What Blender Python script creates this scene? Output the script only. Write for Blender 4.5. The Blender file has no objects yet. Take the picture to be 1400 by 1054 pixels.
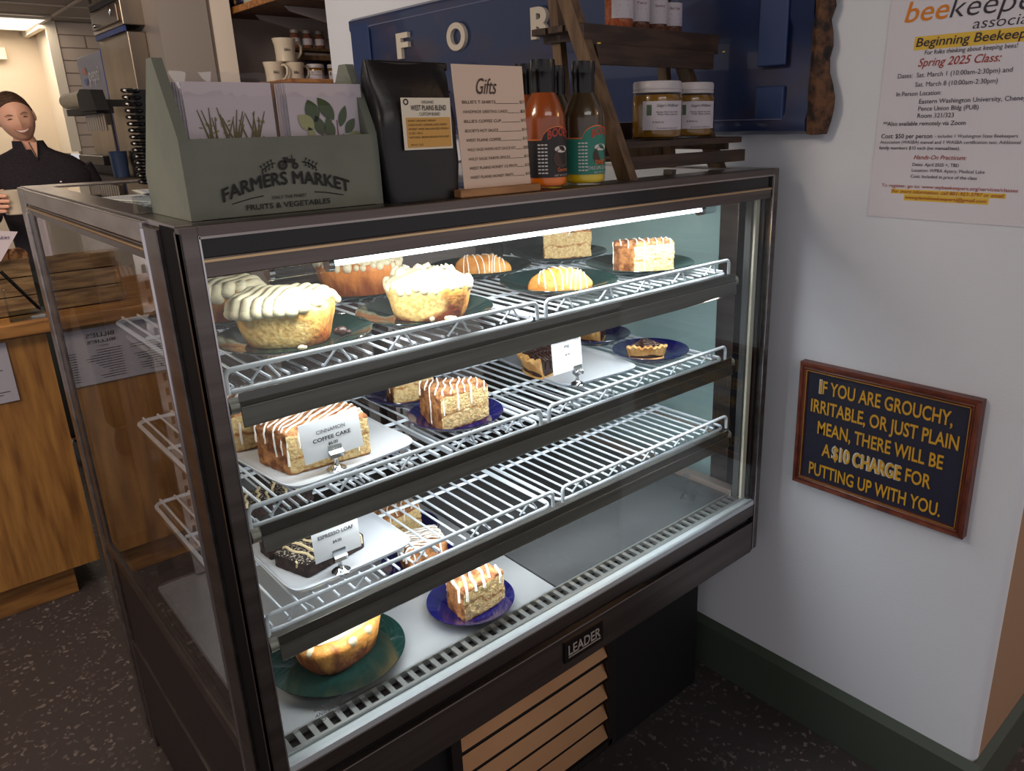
import bpy, math, random
from mathutils import Vector, Matrix, noise
from mathutils.bvhtree import BVHTree
PI = math.pi
random.seed(7)
S = bpy.context.scene
C = S.collection
# ------------------------------------------------------------------ camera, world, lights, exposure
cd = bpy.data.cameras.new('camera'); cam = bpy.data.objects.new('camera', cd); C.objects.link(cam)
CR = ((0.7388079681, 0.2227916442, -0.6360241107), (-0.6735155580, 0.2115688916, -0.7082481884), (-0.0232288466, 0.9516314872, 0.3063624215))
cam.matrix_world = Matrix.Translation((-0.2592133, -0.9347116, 1.5344824)) @ Matrix(CR).to_4x4()
cd.sensor_fit = 'HORIZONTAL'; cd.sensor_width = 36.0
cd.lens = 36.0 * 1038.2545 / 1400.0
cd.shift_x = (700 - 770.27078) / 1400.0; cd.shift_y = (502.4668 - 527) / 1400.0
cd.clip_start = 0.02; cd.clip_end = 100
S.camera = cam
S.view_settings.view_transform = 'Standard'; S.view_settings.look = 'None'
S.view_settings.gamma = 1.0; S.view_settings.use_curve_mapping = False
S.view_settings.exposure = 0.0
w = bpy.data.worlds.new('room_ambient'); S.world = w; w.use_nodes = True
w.node_tree.nodes['Background'].inputs[0].default_value = (1.0, 0.95, 0.96, 1)
w.node_tree.nodes['Background'].inputs[1].default_value = 0.59

def area(name, loc, target, sx, sy, power, col, spread=PI):
    l = bpy.data.lights.new(name, 'AREA'); l.shape = 'RECTANGLE'; l.size = sx; l.size_y = sy
    l.energy = power; l.color = col; l.spread = spread
    o = bpy.data.objects.new(name, l); C.objects.link(o); o.location = loc
    d = Vector(target) - Vector(loc); o.rotation_euler = d.to_track_quat('-Z', 'Y').to_euler()
    return o
COOL = (1.0, 0.985, 0.96)
area('tube_light_top', (0.61, 0.066, 1.343), (0.62, 0.40, 0.85), 0.98, 0.016, 4.3, COOL)
for zt, pw in ((1.168, 1.8), (0.972, 1.8), (0.800, 1.9)):
    area('tube_light_shelf', (0.58, 0.062, zt), (0.60, 0.28, zt - 0.4), 0.96, 0.012, pw, COOL)
area('kitchen_ceiling_light', (0.70, 6.98, 2.38), (0.70, 6.9, 0), 0.9, 0.85, 13.0, (1.0, 0.86, 0.70))
area('service_fill_light', (0.0, 1.75, 2.52), (0.2, 2.9, 1.2), 1.1, 0.5, 15.0, (1.0, 0.86, 0.72))  # added fill aimed at the woman's face, not a known fitting
area('rear_kitchen_light', (0.1, 5.0, 2.40), (0.1, 5.6, 0), 1.1, 0.5, 10.0, (1.0, 0.86, 0.72))
area('counter_ceiling_light', (-1.3, 0.7, 2.55), (-0.5, 1.7, 0.4), 1.2, 0.6, 55.0, (1.0, 0.84, 0.66))
area('shop_fill_light', (0.1, -1.7, 2.55), (0.8, 0.0, 0.6), 1.4, 0.6, 11.0, (1.0, 0.94, 0.90))  # added overhead fill to lift the right wall and floor
area('warm_hall_light', (2.6, -1.9, 2.4), (1.7, -0.55, 0.6), 0.5, 0.5, 12.0, (1.0, 0.62, 0.32))

# ------------------------------------------------------------------ materials
def lin(c):
    r = []
    for v in c[:3]:
        v = v / 255.0
        r.append(v / 12.92 if v <= 0.04045 else ((v + 0.055) / 1.055) ** 2.4)
    return (r[0], r[1], r[2], 1.0)
MATS = {}
def mat(name, col, rough=0.6, metal=0.0, col2=None, scale=20.0, bump=0.0, bscale=None, stretch=(1, 1, 1), emit=0.0,
        trans=0.0, spec=0.5, detail=4.0, lo=0.4, hi=0.6, sub=0.0, ior=1.45, coat=0.0):
    if name in MATS: return MATS[name]
    m = bpy.data.materials.new(name); m.use_nodes = True
    nt = m.node_tree; b = nt.nodes['Principled BSDF']
    b.inputs['Base Color'].default_value = lin(col); b.inputs['Roughness'].default_value = rough
    b.inputs['Metallic'].default_value = metal; b.inputs['Specular IOR Level'].default_value = spec
    b.inputs['Transmission Weight'].default_value = trans; b.inputs['IOR'].default_value = ior
    b.inputs['Coat Weight'].default_value = coat
    if sub: b.inputs['Subsurface Weight'].default_value = sub; b.inputs['Subsurface Scale'].default_value = 0.01
    if emit:
        b.inputs['Emission Color'].default_value = lin(col); b.inputs['Emission Strength'].default_value = emit
    if col2 is not None or bump:
        tc = nt.nodes.new('ShaderNodeTexCoord'); mp = nt.nodes.new('ShaderNodeMapping')
        mp.inputs['Scale'].default_value = stretch
        nt.links.new(tc.outputs['Object'], mp.inputs['Vector'])
    if col2 is not None:
        n = nt.nodes.new('ShaderNodeTexNoise'); n.inputs['Scale'].default_value = scale; n.inputs['Detail'].default_value = detail
        nt.links.new(mp.outputs[0], n.inputs['Vector'])
        r = nt.nodes.new('ShaderNodeValToRGB'); r.color_ramp.elements[0].position = lo; r.color_ramp.elements[1].position = hi
        r.color_ramp.elements[0].color = lin(col); r.color_ramp.elements[1].color = lin(col2)
        nt.links.new(n.outputs['Fac'], r.inputs[0]); nt.links.new(r.outputs[0], b.inputs['Base Color'])
    if bump:
        n2 = nt.nodes.new('ShaderNodeTexNoise'); n2.inputs['Scale'].default_value = bscale or scale * 3; n2.inputs['Detail'].default_value = 3
        nt.links.new(mp.outputs[0], n2.inputs['Vector'])
        bp = nt.nodes.new('ShaderNodeBump'); bp.inputs['Strength'].default_value = bump; bp.inputs['Distance'].default_value = 0.004
        nt.links.new(n2.outputs['Fac'], bp.inputs['Height']); nt.links.new(bp.outputs[0], b.inputs['Normal'])
    MATS[name] = m
    return m
def pane(name, tint, ior=1.5, k=1.0):
    """thin clear sheet: straight-through transmission plus Fresnel reflection"""
    if name in MATS: return MATS[name]
    m = bpy.data.materials.new(name); m.use_nodes = True; nt = m.node_tree
    for n in list(nt.nodes): nt.nodes.remove(n)
    o = nt.nodes.new('ShaderNodeOutputMaterial'); t = nt.nodes.new('ShaderNodeBsdfTransparent'); g = nt.nodes.new('ShaderNodeBsdfGlossy')
    t.inputs[0].default_value = tint; g.inputs['Roughness'].default_value = 0.0
    lw = nt.nodes.new('ShaderNodeLayerWeight'); lw.inputs[0].default_value = 0.5
    pw = nt.nodes.new('ShaderNodeMath'); pw.operation = 'POWER'; pw.inputs[1].default_value = 5.0
    nt.links.new(lw.outputs['Facing'], pw.inputs[0])
    r0 = ((ior - 1) / (ior + 1)) ** 2
    ma = nt.nodes.new('ShaderNodeMath'); ma.operation = 'MULTIPLY_ADD'; ma.use_clamp = True
    ma.inputs[1].default_value = (1 - r0) * k; ma.inputs[2].default_value = r0 * k
    nt.links.new(pw.outputs[0], ma.inputs[0])
    mx = nt.nodes.new('ShaderNodeMixShader'); nt.links.new(ma.outputs[0], mx.inputs[0])
    nt.links.new(t.outputs[0], mx.inputs[1]); nt.links.new(g.outputs[0], mx.inputs[2]); nt.links.new(mx.outputs[0], o.inputs[0])
    MATS[name] = m
    return m
steel = mat('brushed_steel', (150, 142, 140), 0.30, 1.0, (172, 164, 162), 6, 0.05, 200, (0.2, 1, 6))
darksteel = mat('dark_steel', (96, 88, 86), 0.34, 0.95, (112, 104, 102), 6, 0.03, 200, (0.2, 1, 6))
stripm = mat('shelf_strip_steel', (92, 89, 86), 0.36, 0.85, (112, 108, 104), 9, 0.06, 160, (0.15, 1, 5))
blackm = mat('black_gloss', (10, 7, 10), 0.2)
blackp = mat('black_panel', (26, 20, 22), 0.35)
blackmatte = mat('black_matte', (16, 14, 16), 0.6)
glass = pane('clear_glass', (0.94, 0.97, 0.96, 1))
tealglass = pane('teal_glass', (0.86, 0.94, 0.93, 1))
sideglass = pane('side_glass', (0.90, 0.90, 0.90, 1), 1.52)
plastic = pane('clear_plastic', (0.95, 0.95, 0.96, 1), 1.45)
wirem = mat('white_coated_wire', (214, 222, 234), 0.35)
deckl = mat('deck_light_steel', (170, 173, 180), 0.34, 0.45, (184, 187, 193), 5, 0.02, 60)
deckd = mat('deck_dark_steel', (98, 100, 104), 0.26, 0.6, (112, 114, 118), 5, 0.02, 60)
trayw = mat('white_tray', (206, 211, 222), 0.22)
greenp = mat('green_glaze', (12, 40, 37), 0.12, coat=0.5)
bluep = mat('cobalt_glaze', (14, 16, 78), 0.12, coat=0.5)
paperw = mat('white_card', (204, 206, 212), 0.55)
ink = mat('dark_ink', (24, 24, 32), 0.7)
inkb = mat('black_print', (14, 14, 15), 0.6)
whitewall = mat('white_wall_paint', (208, 211, 220), 0.75, bump=0.12, bscale=260, stretch=(1, 0.8, 1.3))
wallg = mat('grey_wall_paint', (150, 142, 138), 0.75, bump=0.1, bscale=90)
creamw = mat('cream_wall_paint', (222, 206, 184), 0.8)
greensage = mat('sage_green_paint', (98, 102, 93), 0.6, 0, (105, 109, 99), 14, 0.05, 60)
greendark = mat('dark_green_baseboard', (64, 72, 63), 0.45)
oak = mat('oak_veneer', (166, 118, 62), 0.45, 0, (112, 72, 36), 5, 0.03, 60, (9, 9, 0.9), detail=8, lo=0.35, hi=0.72)
oakd = mat('oak_plinth', (150, 106, 58), 0.5, 0, (116, 76, 40), 5, 0.03, 60, (0.9, 9, 9), detail=6)
walnut = mat('dark_stained_wood', (66, 46, 34), 0.55, 0, (44, 30, 22), 8, 0.08, 60, (1.2, 9, 9), detail=6)
walnutv = mat('stained_wood_rail', (104, 80, 56), 0.55, 0, (80, 58, 40), 8, 0.08, 60, (9, 9, 1.2), detail=6)
woodl = mat('light_wood', (168, 124, 82), 0.55, 0, (140, 98, 60), 8, 0.05, 60, (1.2, 9, 9), detail=6)
shelfw = mat('shelf_wood', (168, 112, 52), 0.5, 0, (120, 74, 40), 9, 0.05, 60, (2, 9, 9), detail=6)
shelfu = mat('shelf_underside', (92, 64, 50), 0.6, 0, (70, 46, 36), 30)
louverm = mat('brown_louver', (150, 110, 78), 0.36, 0.7, (160, 120, 86), 4)  # warm brown metal tone for the grille slats
crumb = mat('cake_crumb', (232, 206, 154), 0.85, 0, (196, 158, 106), 170, 1.0, 260, detail=3, lo=0.36, hi=0.72, spec=0.2)
def add_swirl(m):
    nt = m.node_tree; N = nt.nodes.new; L = nt.links.new; b = nt.nodes['Principled BSDF']; src = b.inputs['Base Color'].links[0].from_socket
    g = N('ShaderNodeNewGeometry'); tc = N('ShaderNodeTexCoord'); sp = N('ShaderNodeSeparateXYZ'); L(tc.outputs['Object'], sp.inputs[0])
    n1 = N('ShaderNodeTexNoise'); n1.inputs['Scale'].default_value = 24; L(g.outputs['Position'], n1.inputs['Vector'])
    a = N('ShaderNodeMath'); a.operation = 'MULTIPLY_ADD'; a.inputs[1].default_value = 0.045; L(n1.outputs['Fac'], a.inputs[0]); L(sp.outputs['Z'], a.inputs[2])
    d = N('ShaderNodeMath'); d.operation = 'SUBTRACT'; d.inputs[1].default_value = 0.053; L(a.outputs[0], d.inputs[0])
    ab = N('ShaderNodeMath'); ab.operation = 'ABSOLUTE'; L(d.outputs[0], ab.inputs[0])
    n2 = N('ShaderNodeTexNoise'); n2.inputs['Scale'].default_value = 70; L(g.outputs['Position'], n2.inputs['Vector'])
    k = N('ShaderNodeMath'); k.operation = 'MULTIPLY_ADD'; k.inputs[1].default_value = -0.012; L(n2.outputs['Fac'], k.inputs[0]); L(ab.outputs[0], k.inputs[2])
    r = N('ShaderNodeMapRange'); r.inputs['From Min'].default_value = -0.0065; r.inputs['From Max'].default_value = -0.0030; r.inputs['To Min'].default_value = 0.85; r.inputs['To Max'].default_value = 0.0; L(k.outputs[0], r.inputs['Value'])
    mx = N('ShaderNodeMix'); mx.data_type = 'RGBA'; L(r.outputs[0], mx.inputs['Factor']); L(src, mx.inputs['A']); mx.inputs['B'].default_value = lin((158, 96, 50)); L(mx.outputs['Result'], b.inputs['Base Color'])
add_swirl(crumb)
crust = mat('cake_crust', (178, 122, 76), 0.7, 0, (112, 66, 38), 60, 0.9, 180, spec=0.3)
topping = mat('cinnamon_topping', (188, 134, 90), 0.75, 0, (124, 78, 50), 70, 1.0, 150, spec=0.3)
swirl = mat('cinnamon_swirl', (150, 92, 48), 0.8, 0, (186, 126, 70), 120, 0.6)
icing = mat('white_icing', (244, 238, 232), 0.35)
cream = mat('cream_frosting', (208, 197, 168), 0.5, sub=0.08)
choc = mat('dark_chocolate', (48, 28, 24), 0.35, bump=0.4, bscale=90)
chocl = mat('chocolate_drizzle', (66, 40, 34), 0.28)
espresso = mat('chocolate_loaf', (34, 22, 22), 0.75, 0, (56, 38, 34), 90, 0.8, 160)
speck = mat('sugar_speckled_chocolate', (36, 26, 26), 0.75, 0, (196, 188, 176), 320, 0.8, 200, lo=0.56, hi=0.62, detail=2)
creamdriz = mat('cream_drizzle', (226, 208, 168), 0.45)
piecrust = mat('pie_crust', (222, 178, 114), 0.6, 0, (190, 136, 76), 26, 0.5, 70)
turnm = mat('turnover_pastry', (196, 122, 46), 0.55, 0, (220, 160, 82), 26, 0.9, 70)
chrome = mat('chrome', (190, 190, 192), 0.12, 1.0)
tubem = mat('lamp_tube', (240, 246, 255), 0.4, emit=5.0)
panelem = mat('ceiling_light_panel', (255, 246, 226), 0.4, emit=1.3)

def rollmat(name, a, b, pale, seed, cx=0.0, cz=0.03, rx=0.055, rz=0.028):
    """golden-brown bun: darker towards the foot, pale torn patch on its front side"""
    m = bpy.data.materials.new(name); m.use_nodes = True; nt = m.node_tree; bs = nt.nodes['Principled BSDF']
    N = nt.nodes.new; L = nt.links.new
    tc = N('ShaderNodeTexCoord'); sp = N('ShaderNodeSeparateXYZ'); L(tc.outputs['Object'], sp.inputs[0])
    n = N('ShaderNodeTexNoise'); n.noise_dimensions = '4D'; n.inputs['W'].default_value = seed; n.inputs['Scale'].default_value = 26; n.inputs['Detail'].default_value = 5
    mp = N('ShaderNodeMapping'); mp.inputs['Scale'].default_value = (1.6, 1.6, 0.5); L(tc.outputs['Object'], mp.inputs[0]); L(mp.outputs[0], n.inputs['Vector'])
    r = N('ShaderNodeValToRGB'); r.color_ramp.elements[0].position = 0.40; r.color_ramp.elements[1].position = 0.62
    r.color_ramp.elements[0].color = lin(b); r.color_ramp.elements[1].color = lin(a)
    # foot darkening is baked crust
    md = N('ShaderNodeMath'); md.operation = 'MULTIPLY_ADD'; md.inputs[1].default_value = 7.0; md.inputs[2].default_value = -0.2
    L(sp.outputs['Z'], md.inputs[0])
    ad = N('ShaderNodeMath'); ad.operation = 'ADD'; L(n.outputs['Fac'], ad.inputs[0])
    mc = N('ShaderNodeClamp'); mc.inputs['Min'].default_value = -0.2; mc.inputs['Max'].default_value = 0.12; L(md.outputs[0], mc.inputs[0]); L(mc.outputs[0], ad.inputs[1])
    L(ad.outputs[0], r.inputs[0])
    if pale:
        sx = N('ShaderNodeMath'); sx.operation = 'SUBTRACT'; sx.inputs[1].default_value = cx; L(sp.outputs['X'], sx.inputs[0])
        dx = N('ShaderNodeMath'); dx.operation = 'DIVIDE'; dx.inputs[1].default_value = rx; L(sx.outputs[0], dx.inputs[0])
        sz = N('ShaderNodeMath'); sz.operation = 'SUBTRACT'; sz.inputs[1].default_value = cz; L(sp.outputs['Z'], sz.inputs[0])
        dz = N('ShaderNodeMath'); dz.operation = 'DIVIDE'; dz.inputs[1].default_value = rz; L(sz.outputs[0], dz.inputs[0])
        cb = N('ShaderNodeCombineXYZ'); L(dx.outputs[0], cb.inputs[0]); L(dz.outputs[0], cb.inputs[1])
        ln = N('ShaderNodeVectorMath'); ln.operation = 'LENGTH'; L(cb.outputs[0], ln.inputs[0])
        n3 = N('ShaderNodeTexNoise'); n3.inputs['Scale'].default_value = 45; L(tc.outputs['Object'], n3.inputs['Vector'])
        a3 = N('ShaderNodeMath'); a3.operation = 'MULTIPLY_ADD'; a3.inputs[1].default_value = 0.7; L(n3.outputs['Fac'], a3.inputs[0]); L(ln.outputs['Value'], a3.inputs[2])
        rr = N('ShaderNodeValToRGB'); rr.color_ramp.elements[0].position = 0.62; rr.color_ramp.elements[1].position = 0.74
        rr.color_ramp.elements[0].color = (1, 1, 1, 1); rr.color_ramp.elements[1].color = (0, 0, 0, 1)
        hf = N('ShaderNodeMath'); hf.operation = 'MULTIPLY'; hf.inputs[1].default_value = 0.5; L(a3.outputs[0], hf.inputs[0]); L(hf.outputs[0], rr.inputs[0])
        yc = N('ShaderNodeMath'); yc.operation = 'LESS_THAN'; yc.inputs[1].default_value = -0.012; L(sp.outputs['Y'], yc.inputs[0])
        ml = N('ShaderNodeMath'); ml.operation = 'MULTIPLY'; L(rr.outputs[0], ml.inputs[0]); L(yc.outputs[0], ml.inputs[1])
        n4 = N('ShaderNodeTexNoise'); n4.inputs['Scale'].default_value = 150; L(tc.outputs['Object'], n4.inputs['Vector'])
        pr = N('ShaderNodeValToRGB'); pr.color_ramp.elements[0].color = lin((204, 160, 92)); pr.color_ramp.elements[1].color = lin((236, 204, 138)); pr.color_ramp.elements[0].position = 0.35; pr.color_ramp.elements[1].position = 0.65
        L(n4.outputs['Fac'], pr.inputs[0])
        mx = N('ShaderNodeMix'); mx.data_type = 'RGBA'; L(ml.outputs[0], mx.inputs['Factor']); L(r.outputs[0], mx.inputs['A']); L(pr.outputs[0], mx.inputs['B'])
        L(mx.outputs['Result'], bs.inputs['Base Color'])
    else: L(r.outputs[0], bs.inputs['Base Color'])
    nb = N('ShaderNodeTexNoise'); nb.inputs['Scale'].default_value = 110; L(tc.outputs['Object'], nb.inputs['Vector'])
    bp = N('ShaderNodeBump'); bp.inputs['Strength'].default_value = 0.7; bp.inputs['Distance'].default_value = 0.003
    L(nb.outputs['Fac'], bp.inputs['Height']); L(bp.outputs[0], bs.inputs['Normal'])
    bs.inputs['Roughness'].default_value = 0.5
    return m

def floormat():
    m = bpy.data.materials.new('speckled_floor'); m.use_nodes = True; nt = m.node_tree; b = nt.nodes['Principled BSDF']; N = nt.nodes.new; L = nt.links.new
    tc = N('ShaderNodeTexCoord'); v = N('ShaderNodeTexVoronoi'); v.inputs['Scale'].default_value = 70
    n0 = N('ShaderNodeTexNoise'); n0.inputs['Scale'].default_value = 40; L(tc.outputs['Object'], n0.inputs['Vector'])
    mxv = N('ShaderNodeMix'); mxv.data_type = 'VECTOR'; mxv.inputs['Factor'].default_value = 0.04; L(tc.outputs['Object'], mxv.inputs['A']); L(n0.outputs['Color'], mxv.inputs['B']); L(mxv.outputs['Result'], v.inputs['Vector'])
    sx = N('ShaderNodeSeparateColor'); L(v.outputs['Color'], sx.inputs[0])
    lt = N('ShaderNodeMath'); lt.operation = 'GREATER_THAN'; lt.inputs[1].default_value = 0.60; L(sx.outputs[0], lt.inputs[0])
    d = N('ShaderNodeMath'); d.operation = 'LESS_THAN'; d.inputs[1].default_value = 0.42; L(v.outputs['Distance'], d.inputs[0])
    mu = N('ShaderNodeMath'); mu.operation = 'MULTIPLY'; L(lt.outputs[0], mu.inputs[0]); L(d.outputs[0], mu.inputs[1])
    m2 = N('ShaderNodeMath'); m2.operation = 'MULTIPLY'; L(mu.outputs[0], m2.inputs[0]); L(sx.outputs[1], m2.inputs[1])
    mx = N('ShaderNodeMix'); mx.data_type = 'RGBA'; L(m2.outputs[0], mx.inputs['Factor']); mx.inputs['A'].default_value = lin((58, 51, 52)); mx.inputs['B'].default_value = lin((112, 102, 99))
    L(mx.outputs['Result'], b.inputs['Base Color']); b.inputs['Roughness'].default_value = 0.5
    return m

# ------------------------------------------------------------------ mesh helpers
class MB:
    def __init__(s): s.v = []; s.f = []; s.m = []
    def add(s, vs, fs, mi=0):
        o = len(s.v); s.v += [tuple(x) for x in vs]
        for f in fs: s.f.append([i + o for i in f]); s.m.append(mi)
        return s
    def box(s, x0, x1, y0, y1, z0, z1, mi=0):
        v = [(x, y, z) for z in (z0, z1) for y in (y0, y1) for x in (x0, x1)]
        return s.add(v, [(0, 2, 3, 1), (4, 5, 7, 6), (0, 1, 5, 4), (2, 6, 7, 3), (0, 4, 6, 2), (1, 3, 7, 5)], mi)
    def tube(s, path, r, n=8, mi=0, cap=True):
        path = [Vector(p) for p in path]; rr = r if isinstance(r, (list, tuple)) else [r] * len(path)
        base = len(s.v); up = None
        for i, p in enumerate(path):
            t = (path[min(i + 1, len(path) - 1)] - path[max(i - 1, 0)])
            if t.length < 1e-9: t = Vector((0, 0, 1))
            t.normalize()
            if up is None:
                up = Vector((0, 0, 1)) if abs(t.z) < 0.9 else Vector((1, 0, 0))
            a = t.cross(up)
            if a.length < 1e-6: a = t.cross(Vector((0, 1, 0)))
            a.normalize(); b = a.cross(t); up = b
            for k in range(n):
                q = 2 * PI * k / n; s.v.append(tuple(p + (a * math.cos(q) + b * math.sin(q)) * rr[i]))
        for i in range(len(path) - 1):
            for k in range(n):
                k2 = (k + 1) % n
                s.f.append([base + i * n + k, base + i * n + k2, base + (i + 1) * n + k2, base + (i + 1) * n + k]); s.m.append(mi)
        if cap:
            s.f.append([base + k for k in range(n)][::-1]); s.m.append(mi)
            e = base + (len(path) - 1) * n; s.f.append([e + k for k in range(n)]); s.m.append(mi)
        return s
    def lathe(s, prof, c=(0, 0, 0), n=48, mi=0, sx=1, sy=1):
        """prof: (r, z) pairs; r = 0 closes"""
        base = len(s.v); rows = []
        for r, z in prof:
            if r < 1e-7: s.v.append((c[0], c[1], c[2] + z)); rows.append([len(s.v) - 1])
            else:
                row = []
                for k in range(n):
                    q = 2 * PI * k / n; s.v.append((c[0] + r * sx * math.cos(q), c[1] + r * sy * math.sin(q), c[2] + z)); row.append(len(s.v) - 1)
                rows.append(row)
        for a, b in zip(rows[:-1], rows[1:]):
            for k in range(n):
                k2 = (k + 1) % n
                if len(a) == 1 and len(b) == 1: continue
                if len(a) == 1: f = [a[0], b[k], b[k2]]
                elif len(b) == 1: f = [a[k], a[k2], b[0]]
                else: f = [a[k], a[k2], b[k2], b[k]]
                s.f.append(f[::-1] if False else f); s.m.append(mi)
        return s
    def prism(s, poly, axis, a, b, mi=0):
        """poly 2D points extruded along axis from a to b; axis 0: (y,z); 1: (x,z); 2: (x,y)"""
        def P(p, t): return [(t, p[0], p[1]), (p[0], t, p[1]), (p[0], p[1], t)][axis]
        n = len(poly); vs = [P(p, a) for p in poly] + [P(p, b) for p in poly]
        fs = [list(range(n))[::-1], list(range(n, 2 * n))] + [[i, (i + 1) % n, (i + 1) % n + n, i + n] for i in range(n)]
        return s.add(vs, fs, mi)
    def hull(s, rows, mi=0, close=True):
        """rows: list of rings with equal counts"""
        base = len(s.v); n = len(rows[0])
        for r in rows: s.v += [tuple(p) for p in r]
        for i in range(len(rows) - 1):
            for k in range(n):
                k2 = (k + 1) % n
                s.f.append([base + i * n + k, base + i * n + k2, base + (i + 1) * n + k2, base + (i + 1) * n + k]); s.m.append(mi)
        if close:
            s.f.append([base + k for k in range(n)][::-1]); s.m.append(mi)
            e = base + (len(rows) - 1) * n; s.f.append([e + k for k in range(n)]); s.m.append(mi)
        return s
    def sphere(s, c, r, n=10, m=7, mi=0):
        r = r if isinstance(r, (tuple, list)) else (r, r, r)
        rows = []
        for i in range(1, m):
            t = PI * i / m
            rows.append([(c[0] + r[0] * math.sin(t) * math.cos(2 * PI * k / n), c[1] + r[1] * math.sin(t) * math.sin(2 * PI * k / n), c[2] - r[2] * math.cos(t)) for k in range(n)])
        return s.hull(rows, mi)
    def mesh(s, name, mats, smooth=False):
        me = bpy.data.meshes.new(name); me.from_pydata(s.v, [], s.f)
        for m in (mats if isinstance(mats, (list, tuple)) else [mats]): me.materials.append(m)
        me.polygons.foreach_set('material_index', s.m)
        if smooth: me.polygons.foreach_set('use_smooth', [True] * len(me.polygons))
        me.update()
        import bmesh
        bm = bmesh.new(); bm.from_mesh(me); bmesh.ops.recalc_face_normals(bm, faces=bm.faces); bm.to_mesh(me); bm.free()
        if smooth:
            try: me.set_sharp_from_angle(angle=math.radians(42))
            except Exception: pass
        return me
    def build(s, name, mats, parent=None, smooth=False, bevel=0.0, label=None, loc=None, rz=None):
        o = bpy.data.objects.new(name, s.mesh(name, mats, smooth)); C.objects.link(o)
        if parent: o.parent = parent
        if bevel:
            b = o.modifiers.new('bevel', 'BEVEL'); b.width = bevel; b.segments = 2; b.limit_method = 'ANGLE'; b.angle_limit = math.radians(40)
        if label: o['label'] = label
        if loc is not None: o.location = loc
        if rz is not None: o.rotation_euler = (0, 0, rz)
        return o
def tag(o, label, cat, group=None):
    o['label'] = label; o['category'] = cat
    if group: o['group'] = group
    return o
def thing(name, label, cat, loc=(0, 0, 0), rz=0, group=None):
    o = bpy.data.objects.new(name, None); C.objects.link(o); o.empty_display_size = 0.05
    o.location = loc; o.rotation_euler = (0, 0, rz)
    return tag(o, label, cat, group)
def struct(o): o['kind'] = 'structure'; return o
def copy_tree(o, parent=None):
    c = o.copy(); C.objects.link(c); c.parent = parent
    for ch in o.children: copy_tree(ch, c)
    return c
def addtext(mb, s, O, X, U, width=None, height=None, bold=0.0, shear=0.0, mi=0, off=0.0006, align='L', arc=0.0, thick=0.0):
    """append flat lettering to a mesh builder: O baseline origin, X reading direction, U up, width/cap height in metres"""
    cu = bpy.data.curves.new('t', 'FONT'); cu.body = s; cu.size = 1.0; cu.offset = 0.0 if ('M' in s and 'MEAN' not in s) else bold; cu.shear = shear; cu.resolution_u = 3
    cu.extrude = 0
    ob = bpy.data.objects.new('t', cu); C.objects.link(ob)
    dg = bpy.context.evaluated_depsgraph_get(); me = bpy.data.meshes.new_from_object(ob.evaluated_get(dg))
    bpy.data.objects.remove(ob); bpy.data.curves.remove(cu)
    if len(me.vertices) == 0: return mb
    xs = [v.co.x for v in me.vertices]; x0, x1 = min(xs), max(xs)
    cap = 0.70
    sy = (height / cap) if height else None; sx = (width / (x1 - x0)) if width else None
    if sy is None: sy = sx
    if sx is None: sx = sy
    X = Vector(X).normalized(); U = Vector(U).normalized(); N = X.cross(U); O = Vector(O)
    tw = (x1 - x0) * sx; ox = {'L': 0, 'C': -tw / 2, 'R': -tw}[align]
    vs = []
    for v in me.vertices:
        x = (v.co.x - x0) * sx + ox; y = v.co.y * sy
        if arc: y = y + arc * (1 - (2 * x / tw) ** 2)
        vs.append(O + X * x + U * y + N * off)
    fs = [list(p.vertices) for p in me.polygons]
    mb.add(vs, fs, mi)
    if thick:
        nb = len(vs); b0 = len(mb.v)
        mb.add([v - N * (off + thick * 0) + N * thick for v in vs], fs, mi)
    bpy.data.meshes.remove(me)
    return mb
def ringsolid(outline, levels, matfn=None, amp=0.0, freq=40.0, seed=0.0, center=None, fine=None):
    """outline: closed list of (x, y); levels: list of (scale, z). Bottom is closed, the last level is the top cap."""
    n = len(outline)
    cx = center[0] if center else sum(p[0] for p in outline) / n
    cy = center[1] if center else sum(p[1] for p in outline) / n
    mb = MB()
    for li, (sc, z) in enumerate(levels):
        for k, (x, y) in enumerate(outline):
            px, py = cx + (x - cx) * sc, cy + (y - cy) * sc
            v = Vector((px, py, z))
            if amp:
                d = noise.noise_vector((v + Vector((seed, seed * 1.7, 3.1))) * freq) * amp
                if z <= levels[0][1] + 1e-5: d.z = 0
                v = v + d
            mb.v.append(tuple(v))
    for li in range(len(levels) - 1):
        for k in range(n):
            k2 = (k + 1) % n
            mb.f.append([li * n + k, li * n + k2, (li + 1) * n + k2, (li + 1) * n + k]); mb.m.append(matfn(li, k) if matfn else 0)
    mb.f.append(list(range(n))[::-1]); mb.m.append(0 if not matfn else matfn(0, 0))
    e = (len(levels) - 1) * n
    mb.v.append((cx, cy, sum(mb.v[e + k][2] for k in range(n)) / n)); c = len(mb.v) - 1
    for k in range(n): mb.f.append([e + k, e + (k + 1) % n, c]); mb.m.append(matfn(len(levels) - 1, k) if matfn else 0)
    return mb
def subdivide_poly(poly, step=0.004, rnd=0.004):
    out = []; n = len(poly)
    for i in range(n):
        a = Vector(poly[i]); b = Vector(poly[(i + 1) % n]); L = (b - a).length; m = max(2, int(L / step))
        for j in range(m): out.append((tuple(a.lerp(b, j / m)), i))
    # corner rounding by smoothing
    pts = [p for p, _ in out]; tags = [t for _, t in out]
    for _ in range(2):
        pts = [((pts[i - 1][0] + 2 * pts[i][0] + pts[(i + 1) % len(pts)][0]) / 4, (pts[i - 1][1] + 2 * pts[i][1] + pts[(i + 1) % len(pts)][1]) / 4) for i in range(len(pts))]
    return pts, tags
def bvh_of(mb): return BVHTree.FromPolygons([Vector(v) for v in mb.v], mb.f)
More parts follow.
